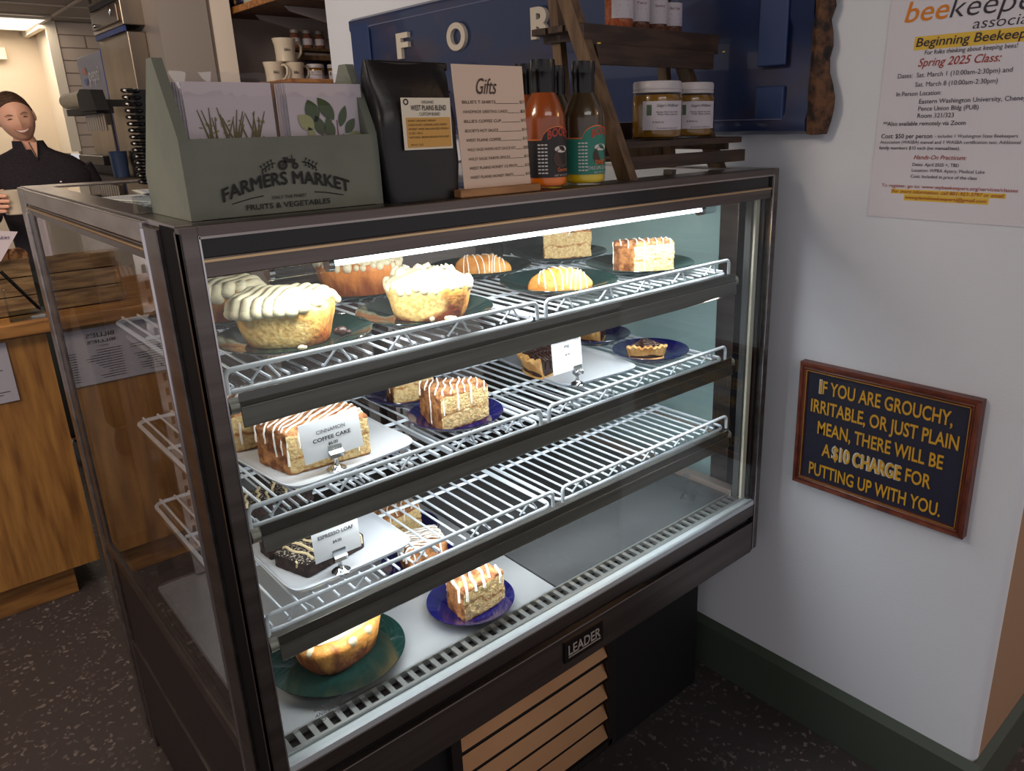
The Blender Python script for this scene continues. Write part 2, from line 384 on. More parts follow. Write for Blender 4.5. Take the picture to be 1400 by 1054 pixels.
def drape(mb, bvh, pts, r, lift=0.0005, zmax=0.3, droplen=0.02, n=6, mi=0):
    """lay a strand over a solid; where the path leaves the solid it hangs down the side"""
    path = []; last = None
    for i, (x, y) in enumerate(pts):
        h = bvh.ray_cast(Vector((x, y, zmax)), Vector((0, 0, -1)))
        if h[0] is not None and h[1].z > 0.15: path.append(h[0] + Vector((0, 0, lift + r * 0.3)))
        elif h[0] is not None: path.append(h[0] + h[1] * (r * 0.4))
        elif path: break
    if len(path) < 2: return
    if droplen > 0:
        p = path[-1]; d = (path[-1] - path[-2]); d.z = 0
        if d.length > 1e-6:
            d.normalize()
            st = 5
            for j in range(1, st + 1):
                z = p.z - droplen * j / st
                h = bvh.ray_cast(Vector((p.x, p.y, z)) + d * 0.03, -d)
                if h[0] is None: break
                path.append(h[0] + d * r * 0.5)
    mb.tube(path, [r * (0.8 + 0.4 * abs(noise.noise(p * 60))) for p in path], n, mi)

# ================================================================== ROOM
WX = 1.294
o = MB().box(-3.5, 4.5, -3.5, 8.0, -0.05, 0).build('floor', floormat()); struct(o)
# right wall: rounded outside corner at y=-0.54, then a face looking towards -Y
poly = [(WX, 2.17)]
R_ = 0.02; cy = -0.54 + R_
poly += [(WX + R_ - R_ * math.cos(a), cy - R_ * math.sin(a)) for a in [PI / 2 * i / 6 for i in range(7)]]
poly += [(WX + R_ + 0.004, -0.54), (WX + R_ + 0.004, -0.44), (1.42, -0.44), (1.42, 2.17)]
struct(MB().prism(poly, 2, 0, 2.6).build('wall_right', whitewall, smooth=True))
struct(MB().box(WX + R_ + 0.004, 3.2, -0.54, -0.44, 0, 2.6).build('wall_front', mat('tan_wall', (150, 118, 94), 0.8)))  # front face in one even tan
# baseboards: body with a bevelled top edge
def baseboard(name, pts, h=0.16, t=0.014):
    mb = MB()
    for (a, b) in zip(pts[:-1], pts[1:]):
        a, b = Vector(a), Vector(b); d = (b - a).normalized(); nrm = Vector((d.y, -d.x)) if True else None
        prof = [(0.0005, 0), (t, 0), (t, h - 0.022), (t - 0.005, h - 0.014), (0.0005, h)]
        rows = [[(p.x + nrm.x * q, p.y + nrm.y * q, z) for q, z in prof] for p in (a - d * 0, b + d * 0)]
        mb.hull(rows)
    return struct(mb.build(name, greendark))
b1 = baseboard('baseboard_right', [(WX, -0.553), (WX, 2.17)][::-1])
b2 = baseboard('baseboard_front', [(WX - 0.0, -0.54), (3.2, -0.54)])
struct(MB().box(-3.5, 4.5, -3.5, 8.0, 2.6, 2.65).build('ceiling', mat('ceiling_tile', (150, 138, 128), 0.9)))
# kitchen ceiling (lower, tiled) with a flush light panel
kc = MB().box(-2.5, 3.0, 4.2, 7.7, 2.425, 2.45)
for i in range(0, 9): kc.box(-2.5 + i * 0.61, -2.5 + i * 0.61 + 0.024, 4.2, 7.62, 2.417, 2.425, 1)
for i in range(0, 6): kc.box(-2.5, 3.0, 4.7 + i * 0.61, 4.724 + i * 0.61, 2.418, 2.425, 1)
struct(kc.build('ceiling_kitchen', [mat('ceiling_tile', (150, 138, 128), 0.9), mat('ceiling_grid', (190, 176, 160), 0.7)]))
lp = thing('ceiling_light', 'bright flat ceiling light panel over the kitchen behind the woman', 'light', (0.70, 6.98, 2.40))
MB().box(-0.43, 0.43, -0.42, 0.42, -0.002, 0.0).build('diffuser', panelem, lp)
fr = MB()
for q in ((-0.46, 0.46, -0.455, -0.42), (-0.46, 0.46, 0.42, 0.455), (-0.46, -0.43, -0.42, 0.42), (0.43, 0.46, -0.42, 0.42)): fr.box(q[0], q[1], q[2], q[3], -0.006, 0.012)
fr.build('light_frame', mat('light_frame', (190, 180, 165), 0.5), lp)
struct(MB().box(-2.5, 1.30, 7.62, 7.7, 0, 2.43).build('wall_back', creamw))
# block wall with separate painted courses
bw = struct(MB().box(1.24, 3.0, 6.84, 6.92, 0, 2.43).build('wall_kitchen', mat('block_mortar', (150, 136, 124), 0.9)))
bm_ = MB().box(0, 0.385, -0.010, 0.004, 0, 0.089).mesh('brick', mat('painted_block', (184, 168, 154), 0.7, bump=0.1, bscale=60))
for r_ in range(11):
    z = 1.34 + r_ * 0.0985
    for k in range(3):
        x = 1.245 + k * 0.395 - (0.2 if r_ % 2 else 0)
        b_ = bpy.data.objects.new('brick', bm_); C.objects.link(b_); b_.parent = bw
        if x < 1.245: b_.location = (1.245, 6.84, z); b_.scale = ((x + 0.385 - 1.245) / 0.385, 1, 1)
        else: b_.location = (x, 6.84, z)
struct(MB().box(1.165, 1.238, 6.82, 6.86, 1.40, 2.42).box(1.222, 1.238, 6.86, 7.62, 1.38, 2.42).box(1.12, 1.165, 6.83, 7.61, 2.36, 2.42).build('trim_1', mat('door_casing', (232, 220, 200), 0.6)))
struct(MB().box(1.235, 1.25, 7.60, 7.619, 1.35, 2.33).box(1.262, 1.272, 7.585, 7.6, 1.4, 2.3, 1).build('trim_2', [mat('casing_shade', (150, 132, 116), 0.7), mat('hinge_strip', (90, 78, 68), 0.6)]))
struct(MB().box(-2.0, 1.22, 7.595, 7.62, 1.26, 1.34).build('trim_3', mat('green_rail', (70, 78, 54), 0.5)))
wb = thing('wall_speaker', 'small cream rectangular box mounted high on the cream back wall', 'box', (0.88, 7.60, 2.22))
MB().box(-0.075, 0.085, -0.05, 0.015, -0.05, 0.05).build('housing', mat('cream_plastic', (236, 222, 198), 0.5), wb, bevel=0.006)
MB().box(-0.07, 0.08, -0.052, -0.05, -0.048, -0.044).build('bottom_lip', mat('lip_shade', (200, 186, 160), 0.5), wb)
# pillar, alcove walls beyond the pass-through
struct(MB().box(0.825, 1.03, 2.74, 3.4, 0, 2.6).build('wall_left', mat('grey_pillar', (140, 130, 124), 0.45, 0.1)))
struct(MB().box(1.03, 1.045, 2.745, 3.2, 0, 2.6).build('trim_4', mat('pillar_seam', (92, 82, 76), 0.6)))
struct(MB().box(1.045, 1.125, 2.73, 3.1, 0, 2.6).build('wall_pier', mat('pier_paint', (214, 200, 188), 0.7)))
struct(MB().box(1.125, 1.72, 3.02, 3.1, 0, 2.6).box(1.66, 1.72, 2.17, 3.1, 0, 2.6).build('wall_alcove', mat('alcove_paint', (158, 146, 142), 0.75)))

# ================================================================== DISPLAY CASE
W, D, H = 1.22, 1.10, 1.432
case = thing('display_case', 'refrigerated glass bakery display case with steel frame and three wire shelf levels', 'display case', (0, 0, 0))
def part(mb, name, m, **k): return mb.build(name, m, case, **k)
# posts: front left/right with rounded outer corner, black gasket band, flat steel side frame
for side, sx in (('left', 1), ('right', -1)):
    x0 = 0 if side == 'left' else W
    X = lambda a: x0 + sx * a
    def bxx(mb, a, b, y0, y1, z0, z1, mi=0): return mb.box(min(X(a), X(b)), max(X(a), X(b)), y0, y1, z0, z1, mi)
    zb = 0.05 if side == 'left' else 0.505
    part(bxx(bxx(MB(), 0.0, 0.021, 0.0, 0.018, zb, H), 0.0, 0.004, 0.0, 0.024, zb, H - 0.006), 'corner_post', darksteel, bevel=0.003)
    part(bxx(MB(), 0.0195, 0.0215, -0.0015, 0.0, zb, H - 0.012), 'post_bead', mat('polished_edge', (196, 192, 196), 0.18, 1.0))
    part(bxx(MB(), 0.003, 0.018, 0.024, 0.087, zb, H - 0.004), 'gasket_band', mat('gasket_rubber', (8, 6, 9), 0.7, spec=0.15))
    part(bxx(MB(), -0.003, 0.016, 0.087, 0.140, zb, H - 0.008), 'side_post', darksteel, bevel=0.002)
    part(MB().tube([(X(-0.001), 0.143, zb), (X(-0.001), 0.143, H - 0.012)], 0.0045, 10), 'post_trim', mat('polished_edge', (196, 192, 196), 0.18, 1.0), smooth=True)
    # rear post
    part(bxx(bxx(MB(), -0.002, 0.02, 1.045, D + 0.01, 0.0, H - 0.002), -0.006, 0.012, 1.035, 1.05, 0.0, H - 0.05), 'rear_post', steel, bevel=0.003)
    part(bxx(MB(), -0.001, 0.012, 0.985, 1.035, 0.0 if side == 'left' else 0.5, H - 0.04), 'rear_side_post', darksteel, bevel=0.002)
    # side rails and glass
    part(bxx(MB(), -0.003, 0.016, 0.147, 1.035, 1.400, H - 0.003), 'side_top_rail', steel, bevel=0.002)
    part(bxx(MB(), 0.0, 0.014, 0.147, 1.0, 1.378, 1.398), 'side_top_lip', darksteel)
    part(MB().tube([(X(-0.002), 0.15, 1.392), (X(-0.002), 1.03, 1.392)], 0.0028, 8), 'side_rail_bead', mat('warm_bead', (200, 170, 130), 0.3, 1.0), smooth=True)
    part(bxx(MB(), -0.003, 0.014, 0.147, 1.035, 0.575, 0.605), 'side_sill', darksteel, bevel=0.002)
    if side == 'left':
        part(bxx(MB(), 0.002, 0.007, 0.10, 1.04, 0.60, 1.40), 'side_glass', sideglass)
        part(bxx(MB(), 0.003, 0.012, 0.147, 1.035, 0.335, 0.575), 'side_panel', blackp)
        part(bxx(MB(), 0.0, 0.012, 0.147, 1.035, 0.04, 0.329), 'side_panel', blackp)
        part(bxx(MB(), -0.001, 0.004, 0.147, 1.035, 0.329, 0.333), 'panel_seam', steel)
        part(bxx(MB(), 0.006, 0.02, 0.018, 0.10, 0.0, 0.06), 'kick_leg', blackmatte)
    else:
        part(bxx(MB(), 0.002, 0.007, 0.02, 1.04, 0.62, 1.40), 'side_glass', tealglass)
        part(bxx(MB(), 0.003, 0.012, 0.147, 1.035, 0.50, 0.575), 'side_panel', blackp)
# front top rail
part(MB().box(0.02, W - 0.02, 0.0, 0.022, 1.417, H), 'top_rail', darksteel, bevel=0.002)
part(MB().box(0.02, W - 0.02, -0.0015, 0.0, 1.4165, 1.4195), 'rail_bead', steel)
part(MB().box(0.021, W - 0.021, 0.006, 0.02, 1.394, 1.417), 'top_gasket', blackm)
part(MB().box(0.021, W - 0.024, 0.002, 0.022, 1.370, 1.394), 'lower_rail', darksteel, bevel=0.0015)
part(MB().box(0.021, W - 0.024, 0.0005, 0.002, 1.389, 1.392), 'rail_bead', mat('warm_bead', (200, 170, 130), 0.3, 1.0))
part(MB().box(0.021, W - 0.021, 0.004, 0.009, 0.64, 1.37), 'front_glass', glass)
# inner corner profiles at the right
part(MB().box(1.168, 1.176, 0.03, 0.045, 0.655, 1.367).box(1.176, 1.19, 0.024, 0.03, 0.645, 1.367, 1).box(1.19, 1.197, 0.012, 0.02, 0.645, 1.367, 2),
     'inner_profile', [mat('grey_profile', (70, 72, 74), 0.5), mat('pale_profile', (196, 190, 176), 0.4), blackm])
# top: steel border, clear glass infill, cross bars
part(MB().box(0.004, W - 0.004, 0.022, 0.075, 1.424, H), 'top_border', steel, bevel=0.001)
part(MB().box(0.004, 0.05, 0.075, D, 1.424, H), 'top_border', steel, bevel=0.001)
part(MB().box(W - 0.05, W - 0.004, 0.075, D, 1.424, H), 'top_border', steel, bevel=0.001)
part(MB().box(0.05, W - 0.05, 1.02, D, 1.424, H), 'top_border', steel, bevel=0.001)
part(MB().box(0.05, W - 0.05, 0.075, 1.02, 1.425, 1.430), 'top_glass', glass)
part(MB().box(0.05, W - 0.05, 0.66, 0.70, 1.400, 1.4245), 'cross_bar', steel)
# rear frame and sliding doors
part(MB().box(0.02, W - 0.02, 0.66, 0.69, 1.33, 1.40), 'door_track', darksteel)
part(MB().box(0.02, W - 0.02, 0.63, 0.69, 0.62, 0.655), 'door_track', darksteel)
dm = MB()
for a, b, y in ((0.03, 0.62, 0.665), (0.58, 1.19, 0.675)):
    dm.box(a, a + 0.03, y, y + 0.012, 0.655, 1.33).box(b - 0.03, b, y, y + 0.012, 0.655, 1.33).box(a, b, y, y + 0.012, 0.655, 0.69).box(a, b, y, y + 0.012, 1.30, 1.33)
part(dm, 'door_frame', mat('door_frame_bronze', (70, 54, 50), 0.5, 0.3))
dkglass = pane('rear_door_glass', (0.62, 0.60, 0.60, 1))
for a, b, y in ((0.06, 0.59, 0.668), (0.61, 1.16, 0.678)): part(MB().box(a, b, y, y + 0.005, 0.69, 1.30), 'door_glass', dkglass)
for x in (0.10, 0.60, 1.13):
    mb = MB().box(x - 0.014, x + 0.014, 0.615, 0.625, 0.655, 1.36)
    for i in range(22): mb.box(x - 0.003, x + 0.003, 0.613, 0.616, 0.69 + i * 0.03, 0.705 + i * 0.03, 1)
    part(mb, 'shelf_standard', [steel, blackmatte])
# sill, groove, apron
part(MB().box(0.021, W - 0.021, 0.0, 0.030, 0.602, 0.632), 'sill', darksteel, bevel=0.0015)
part(MB().box(0.021, W - 0.021, 0.001, 0.022, 0.632, 0.643), 'glass_channel', mat('pale_channel', (205, 214, 222), 0.3, 0.5))
part(MB().box(0.021, W - 0.021, 0.008, 0.03, 0.584, 0.602), 'groove', blackm)
part(MB().box(0.021, W - 0.021, 0.0, 0.02, 0.500, 0.584), 'apron', darksteel, bevel=0.002)
part(MB().box(0.021, W - 0.021, 0.02, 0.03, 0.502, 0.584), 'apron_back', blackmatte)
bd = part(MB().box(0.562, 0.668, -0.004, 0.0, 0.523, 0.571), 'badge', blackm, label='black badge with silver maker lettering')
mb = addtext(MB(), 'LEADER', (0.571, -0.0045, 0.5385), (1, 0, 0), (0, 0, 1), 0.089, 0.022, 0.02)
mb.box(0.571, 0.66, -0.0052, -0.0042, 0.5325, 0.5345)
mb.build('lettering', mat('silver_letter', (170, 165, 162), 0.35, 0.4), bd)
# deck
part(MB().box(0.016, 0.598, 0.059, 0.63, 0.638, 0.650), 'deck_panel', deckl, bevel=0.001, label='pale left deck panel')
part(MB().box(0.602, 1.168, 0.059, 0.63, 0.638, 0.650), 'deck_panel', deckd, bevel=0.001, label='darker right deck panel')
part(MB().box(1.170, 1.200, 0.05, 0.63, 0.640, 0.662), 'deck_edge', mat('deck_edge', (150, 136, 130), 0.4, 0.5), bevel=0.002)
part(MB().box(0.015, 1.205, 0.014, 0.63, 0.612, 0.632), 'deck_pan', blackmatte)
part(MB().box(0.015, 1.19, 0.054, 0.0575, 0.640, 0.653).box(0.015, 1.19, 0.0225, 0.028, 0.634, 0.6485), 'vent_rail', mat('vent_rail', (176, 178, 178), 0.3, 0.8))
vb = MB().box(-0.0046, 0.0046, 0.028, 0.054, 0.643, 0.648).mesh('vent_bar', mat('vent_rail', (176, 178, 178), 0.3, 0.8))
for i in range(52):
    o = bpy.data.objects.new('vent_bar', vb); C.objects.link(o); o.parent = case; o.location = (0.035 + i * 0.0222, 0, 0)
part(MB().box(0.015, 0.03, 0.028, 0.054, 0.6425, 0.6485).box(1.178, 1.19, 0.028, 0.054, 0.6425, 0.6485), 'vent_end', mat('vent_rail', (176, 178, 178), 0.3, 0.8))
part(MB().box(0.02, 1.18, 0.028, 0.054, 0.632, 0.634), 'vent_trough', mat('vent_dark', (60, 60, 62), 0.6))
# glass stamp in the lower left
mb = MB()
for i, t in enumerate(('DEQING SANXING', 'ANSI Z97.1-2009', 'TECFR 1201 CII')):
    addtext(mb, t, (0.070, 0.0035, 0.712 - i * 0.0115), (1, 0, -0.0), (0, 0, 1), None, 0.0058, 0.0, 0.15)
part(mb, 'etched_stamp', mat('stamp', (84, 90, 96), 0.6))
# lamp tube under the front rail
part(MB().tube([(0.205, 0.060, 1.358), (1.02, 0.060, 1.358)], 0.0060, 12), 'lamp_tube', tubem, smooth=True)
part(MB().box(0.10, 1.13, 0.045, 0.075, 1.376, 1.392), 'lamp_housing', mat('lamp_housing', (120, 116, 112), 0.4, 0.6))
for a, b in ((0.115, 0.205), (1.02, 1.07)):
    part(MB().tube([(a, 0.060, 1.356), (b, 0.060, 1.356)], 0.010, 12), 'lamp_end', plastic, smooth=True)
part(MB().tube([(0.115, 0.060, 1.356), (0.122, 0.060, 1.356)], 0.011, 12).tube([(0.198, 0.06, 1.356), (0.206, 0.06, 1.356)], 0.011, 12).tube([(1.02, 0.06, 1.356), (1.032, 0.06, 1.356)], 0.011, 12), 'lamp_collar', chrome, smooth=True)
# base: recessed machine compartment with louvred grille
part(MB().box(0.02, 1.205, 0.165, 1.09, 0.0, 0.56), 'base_box', blackmatte)
part(MB().box(0.012, 1.21, 0.03, 0.165, 0.548, 0.60), 'base_soffit', blackmatte)
gx0, gx1 = 0.40, 0.845
part(MB().box(gx1 - 0.012, gx1 + 0.014, 0.145, 0.165, 0.035, 0.548).box(gx0 - 0.02, gx0 + 0.004, 0.145, 0.165, 0.035, 0.548).box(gx0, gx1, 0.145, 0.165, 0.035, 0.050), 'grille_frame', mat('grille_frame', (52, 46, 46), 0.4, 0.6))
for i in range(8):
    z = 0.07 + i * 0.0612
    lv = MB().prism([(0.146, z - 0.010), (0.1475, z - 0.011), (0.1635, z + 0.022), (0.162, z + 0.023)], 0, gx0 + 0.006, gx1 - 0.014)
    part(lv, 'louver', louverm)
# ------------------------------------------------------------------ wire shelves
def shelf_grid(name, x0, x1, z, label, first, ydeep):
    t = thing(name, label, 'shelf', (x0, 0.0, z), 0, 'white wire shelves inside the case')
    L = x1 - x0; y0, y1 = 0.048, ydeep; r = 0.0030
    c = 0.02
    # outer frame loop lying below the wires
    fr = [(c, y0, -0.0055), (L - c, y0, -0.0055)]
    loop = []
    def corner(cx_, cy_, a0):
        for i in range(5):
            a = a0 + PI / 2 * i / 4; loop.append((cx_ + c * math.cos(a), cy_ + c * math.sin(a), -0.0065))
    corner(L - c, y0 + c, -PI / 2); corner(L - c, y1 - c, 0); corner(c, y1 - c, PI / 2); corner(c, y0 + c, PI); loop.append(loop[0])
    MB().tube(loop, 0.0036, 8, cap=False).build('frame', wirem, t, smooth=True)
    n = 21
    wm = MB().tube([(0, y0 + 0.002, 0), (0, y1 - 0.002, 0)], 0.0022, 6).mesh('wire', wirem, True)
    for i in range(n):
        o = bpy.data.objects.new('wire', wm); C.objects.link(o); o.parent = t; o.location = (0.012 + (L - 0.024) * i / (n - 1), 0, 0)
    for yy in (0.24, 0.42):
        MB().tube([(0.004, yy, -0.005), (L - 0.004, yy, -0.005)], 0.0032, 8).build('cross_wire', wirem, t, smooth=True)
    # raised front rail with rounded ends
    hh = 0.025; yf = 0.042; rr = 0.010
    p = [(0.002, yf, -0.006)]
    for i in range(6):
        a = PI + -PI / 2 * i / 5; p.append((0.002 + rr + rr * math.cos(a), yf, hh - rr + rr * math.sin(a)))
    for i in range(6):
        a = PI / 2 - PI / 2 * i / 5; p.append((L - 0.002 - rr + rr * math.cos(a), yf, hh - rr + rr * math.sin(a)))
    p.append((L - 0.002, yf, -0.006))
    MB().tube(p, 0.0036, 10).build('front_rail', wirem, t, smooth=True)
    # zigzag wires between rail and grid
    zz = MB(); m = 5
    for i in range(m):
        xc = 0.055 + (L - 0.11) * i / (m - 1)
        zz.tube([(xc - 0.02, y0 + 0.004, -0.001), (xc - 0.003, yf + 0.002, hh - 0.003), (xc + 0.003, yf + 0.002, hh - 0.003), (xc + 0.02, y0 + 0.004, -0.001)], 0.0018, 6)
    zz.build('zigzag_wire', wirem, t, smooth=True)
    return t
ZL = (1.218, 1.022, 0.850)
words = ('top', 'middle', 'lowest')
for z, wd in zip(ZL, words):
    shelf_grid('wire_shelf', 0.034, 0.562 if wd != 'lowest' else 0.585, z, 'left white wire shelf on the %s level of the display case' % wd, True, 0.60)
    shelf_grid('wire_shelf', 0.578 if wd != 'lowest' else 0.606, 1.112 if wd != 'lowest' else 1.128, z, 'right white wire shelf on the %s level of the display case' % wd, True, 0.60)
    # steel strip with a folded nose and end brackets
    t = thing('shelf_strip', 'long folded steel strip along the front of the %s shelf level' % wd, 'shelf strip', (0.045, 0.03, {'top': 1.191, 'middle': 1.002, 'lowest': 0.8236}[wd]), 0, 'steel strips on the shelf fronts')
    L = 1.075
    pr = [(-0.0006, 0.022), (0.0008, 0.0045), (-0.0018, 0.0032), (-0.0046, -0.022), (-0.0034, -0.024), (-0.002, -0.022), (0.001, 0.002), (0.0026, 0.0045), (0.0010, 0.0222)]
    hs = {'top': 1.0, 'middle': 0.87, 'lowest': 0.88}[wd]; pr = [(a_, b_ * hs) for a_, b_ in pr]
    MB().prism(pr, 0, 0, L).build('strip', stripm, t)
    MB().box(0, L, -0.0026, -0.0010, 0.0030, 0.0042).build('bright_fold', steel, t)
    MB().tube([(0.03, 0.028, -0.006), (L - 0.03, 0.028, -0.006)], 0.0065, 10).build('lamp_tube', tubem, t, smooth=True)
    MB().prism([(0.003, 0.010), (0.003, 0.0075), (0.034, 0.0015), (0.044, 0.000), (0.044, 0.003), (0.034, 0.004)], 0, 0.0, L).build('lamp_holder', mat('lamp_housing', (120, 116, 112), 0.4, 0.6), t)
    for x in (-0.006, L + 0.006):
        MB().tube([(x - 0.006, 0.010, 0.004), (x + 0.006, 0.010, 0.004)], 0.011, 14).tube([(x, 0.02, 0.0), (x, 0.52, 0.0)], 0.004, 8).build('end_bracket', mat('bracket', (150, 148, 140), 0.25, 0.5), t, smooth=True)

# ================================================================== PLATES AND PASTRIES
plate_me = {}
def plate(x, y, z, r, m, label, group):
    key = (m.name, round(r, 3))
    if key not in plate_me:
        pf = [(0, 0.004), (0.50 * r, 0.004), (0.60 * r, 0.0055), (0.68 * r, 0.009), (0.80 * r, 0.0135), (0.97 * r, 0.0205), (1.0 * r, 0.0215), (1.005 * r, 0.0205),
              (0.99 * r, 0.0185), (0.80 * r, 0.0105), (0.62 * r, 0.003), (0.58 * r, 0.0), (0.54 * r, 0.0), (0.52 * r, 0.0015), (0, 0.0018)]
        plate_me[key] = MB().lathe(pf, n=72).mesh('plate', m, True)
    o = bpy.data.objects.new('plate', plate_me[key]); C.objects.link(o); o.location = (x, y, z)
    return tag(o, label, 'plate', group)
PZ = 0.0045   # food rests this far above the plate foot
G1, G2, G3, DK = ZL[0] + 0.0025, ZL[1] + 0.0025, ZL[2] + 0.0025, 0.6505
GP, BP = 'green dinner plates in the case', 'cobalt blue plates in the case'
plate(0.187, 0.172, G1, 0.115, greenp, 'green plate under the big iced bun nearest the left post, top shelf', GP)
plate(0.165, 0.425, G1, 0.113, greenp, 'green plate under the iced bun at the back left of the top shelf', GP)
plate(0.432, 0.425, G1, 0.113, greenp, 'green plate under the brown ridged bun at the back of the top shelf', GP)
plate(0.411, 0.160, G1, 0.115, greenp, 'green plate under the iced bun in the middle of the top shelf', GP)
plate(0.722, 0.425, G1, 0.113, greenp, 'green plate under the rear glazed turnover, top shelf', GP)
plate(0.728, 0.172, G1, 0.117, greenp, 'green plate under the front glazed turnover, top shelf', GP)
plate(0.962, 0.430, G1, 0.115, greenp, 'green plate under the rear cake slice, top shelf', GP)
plate(0.976, 0.182, G1, 0.118, greenp, 'green plate under the drizzled cake slice at the right, top shelf', GP)
plate(0.452, 0.318, G2, 0.082, bluep, 'blue plate half hidden behind the strip, rear of the middle shelf', BP)
plate(0.449, 0.146, G2, 0.085, bluep, 'blue plate under the large drizzled cake slice on the middle shelf', BP)
plate(1.000, 0.345, G2, 0.084, bluep, 'blue plate with chocolate pie, behind the other, middle shelf', BP)
plate(0.987, 0.157, G2, 0.086, bluep, 'blue plate with chocolate pie at the front right, middle shelf', BP)
plate(0.182, 0.162, DK, 0.115, greenp, 'green plate with a bun on the steel deck at the bottom of the case', GP)
plate(0.438, 0.124, DK, 0.084, bluep, 'blue plate with a cake slice at the front of the steel deck', BP)
plate(0.485, 0.455, DK, 0.084, bluep, 'blue plate at the back of the deck, seen through the lowest wires', BP)
plate(0.445, 0.315, DK, 0.080, bluep, 'blue plate under the drizzled slice, middle of the deck', BP)

ANG = math.atan2(-0.674, 0.739)
def sup(a, b, n=64, e=2.6):
    out = []
    for k in range(n):
        t = 2 * PI * k / n; c, s_ = math.cos(t), math.sin(t)
        out.append((a * math.copysign(abs(c) ** (2 / e), c), b * math.copysign(abs(s_) ** (2 / e), s_)))
    return out
def bun(x, y, z, a, b, h, rz, label, frost, m, flute=0.0, seed=0.0, rows=9, taper=0.82):
    t = thing('cinnamon_bun', label, 'bun', (x, y, z), rz, 'large iced buns')
    ol = sup(a, b)
    if flute: ol = [(px * (1 + flute * math.cos(k * 2 * PI / 64 * 21)), py * (1 + flute * math.cos(k * 2 * PI / 64 * 21))) for k, (px, py) in enumerate(ol)]
    lv = [(taper * 0.96, 0), (taper, 0.003)] + [(taper + (1 - taper) * (i / 7) ** 0.8, 0.004 + (h * 0.78 - 0.004) * i / 7) for i in range(1, 8)]
    lv += [(0.99, h * 0.86), (0.95, h * 0.93), (0.87, h * 0.985), (0.74, h * 1.02), (0.55, h * 1.05), (0.35, h * 1.07), (0.15, h * 1.08)]
    body = ringsolid(ol, lv, amp=0.0028, freq=34, seed=seed)
    body.build('bun_body', m, t, smooth=True)
    bv = bvh_of(body); fr = MB()
    def top(px, py):
        hh = bv.ray_cast(Vector((px, py, 0.3)), Vector((0, 0, -1)))
        return hh[0].z if hh[0] is not None else h * 0.8
    if frost == 'piped':
        for i in range(rows):
            u = -1 + 2 * (i + 0.5) / rows; xx = u * a * 0.97
            ye = b * math.sqrt(max(0.05, 1 - abs(u) ** 3.2)) * 1.0
            lean = 0.26 * b
            path = []; rad = []
            for j in range(15):
                v = j / 14; yy = -ye + 2 * ye * v * 0.94; px = xx + lean * (v - 0.35)
                px = max(-a * 0.98, min(a * 0.98, px))
                zz = top(px * 0.985, yy * 0.985) + 0.0035
                path.append((px, yy, zz + 0.0016 * math.sin(v * 9 + i)))
                rad.append(a / rows * (1.28 if j < 2 else 1.0 - 0.12 * v))
            path.insert(0, (path[0][0] - 0.003, path[0][1] - 0.004, path[0][2] - 0.008)); rad.insert(0, a / rows * 0.75)
            fr.tube(path, rad, 12)
            fr.sphere((path[1][0], path[1][1] - 0.001, path[1][2] - 0.004), (a / rows * 1.4, a / rows * 1.3, a / rows * 1.25), 14, 9)
    elif frost == 'dollop':
        rnd = random.Random(int(seed * 10) + 3)
        # a lumpy coat plus dollops hanging over the rim
        coat = ringsolid(sup(a * 0.93, b * 0.93), [(1.0, h * 0.88), (1.02, h * 0.95), (0.98, h * 1.03), (0.85, h * 1.12), (0.65, h * 1.2), (0.4, h * 1.24), (0.15, h * 1.26)], amp=0.006, freq=55, seed=seed + 5)
        fr.add(coat.v, coat.f)
        for i in range(30):
            q = 2 * PI * i / 30 + rnd.uniform(-0.05, 0.05); rr = rnd.uniform(0.0055, 0.0095)
            fr.sphere((a * 0.97 * math.cos(q), b * 0.97 * math.sin(q), h * 0.93 - rnd.uniform(-0.002, 0.006)), (rr, rr, rr * 1.15), 12, 8)
        for i in range(16):
            q = rnd.uniform(0, 2 * PI); s_ = math.sqrt(rnd.uniform(0, 0.7)); rr = rnd.uniform(0.005, 0.010)
            px, py = a * s_ * math.cos(q), b * s_ * math.sin(q)
            fr.tube([(px, py, h * 1.14), (px, py, h * 1.14 + rr), (px + rnd.uniform(-.003, .003), py + rnd.uniform(-.003, .003), h * 1.2 + rr * 1.1)], [rr * 1.3, rr * 0.9, 0.0006], 9)
    elif frost == 'spots':
        rnd = random.Random(4)
        for q in (-0.35, -0.75, -1.25, -1.75, -2.35, -2.8, 0.3, 1.0, 2.0):
            fr.sphere((a * 0.93 * math.cos(q), b * 0.95 * math.sin(q), h * 0.86), (0.0095, 0.006, 0.009), 12, 8)
        coat = ringsolid(sup(a * 0.8, b * 0.8), [(1.0, h * 0.98), (1.0, h * 1.06), (0.85, h * 1.14), (0.6, h * 1.18), (0.2, h * 1.2)], amp=0.004, freq=50, seed=2)
        fr.add(coat.v, coat.f)
    fr.build('frosting', cream, t, smooth=True)
    return t
golden, caramel = (222, 158, 72), (140, 66, 24)
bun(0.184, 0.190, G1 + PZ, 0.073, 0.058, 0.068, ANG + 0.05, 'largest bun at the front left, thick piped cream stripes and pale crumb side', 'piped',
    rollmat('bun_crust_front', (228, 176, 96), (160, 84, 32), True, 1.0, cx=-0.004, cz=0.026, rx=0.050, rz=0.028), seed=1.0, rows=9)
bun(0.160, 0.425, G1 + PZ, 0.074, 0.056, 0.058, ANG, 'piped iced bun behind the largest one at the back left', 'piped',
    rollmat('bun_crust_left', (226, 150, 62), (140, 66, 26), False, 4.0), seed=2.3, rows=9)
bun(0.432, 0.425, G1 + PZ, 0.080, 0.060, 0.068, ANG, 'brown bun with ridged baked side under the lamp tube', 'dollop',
    rollmat('bun_crust_back', (206, 126, 58), (150, 74, 32), False, 7.0), flute=0.012, seed=3.1, taper=0.86)
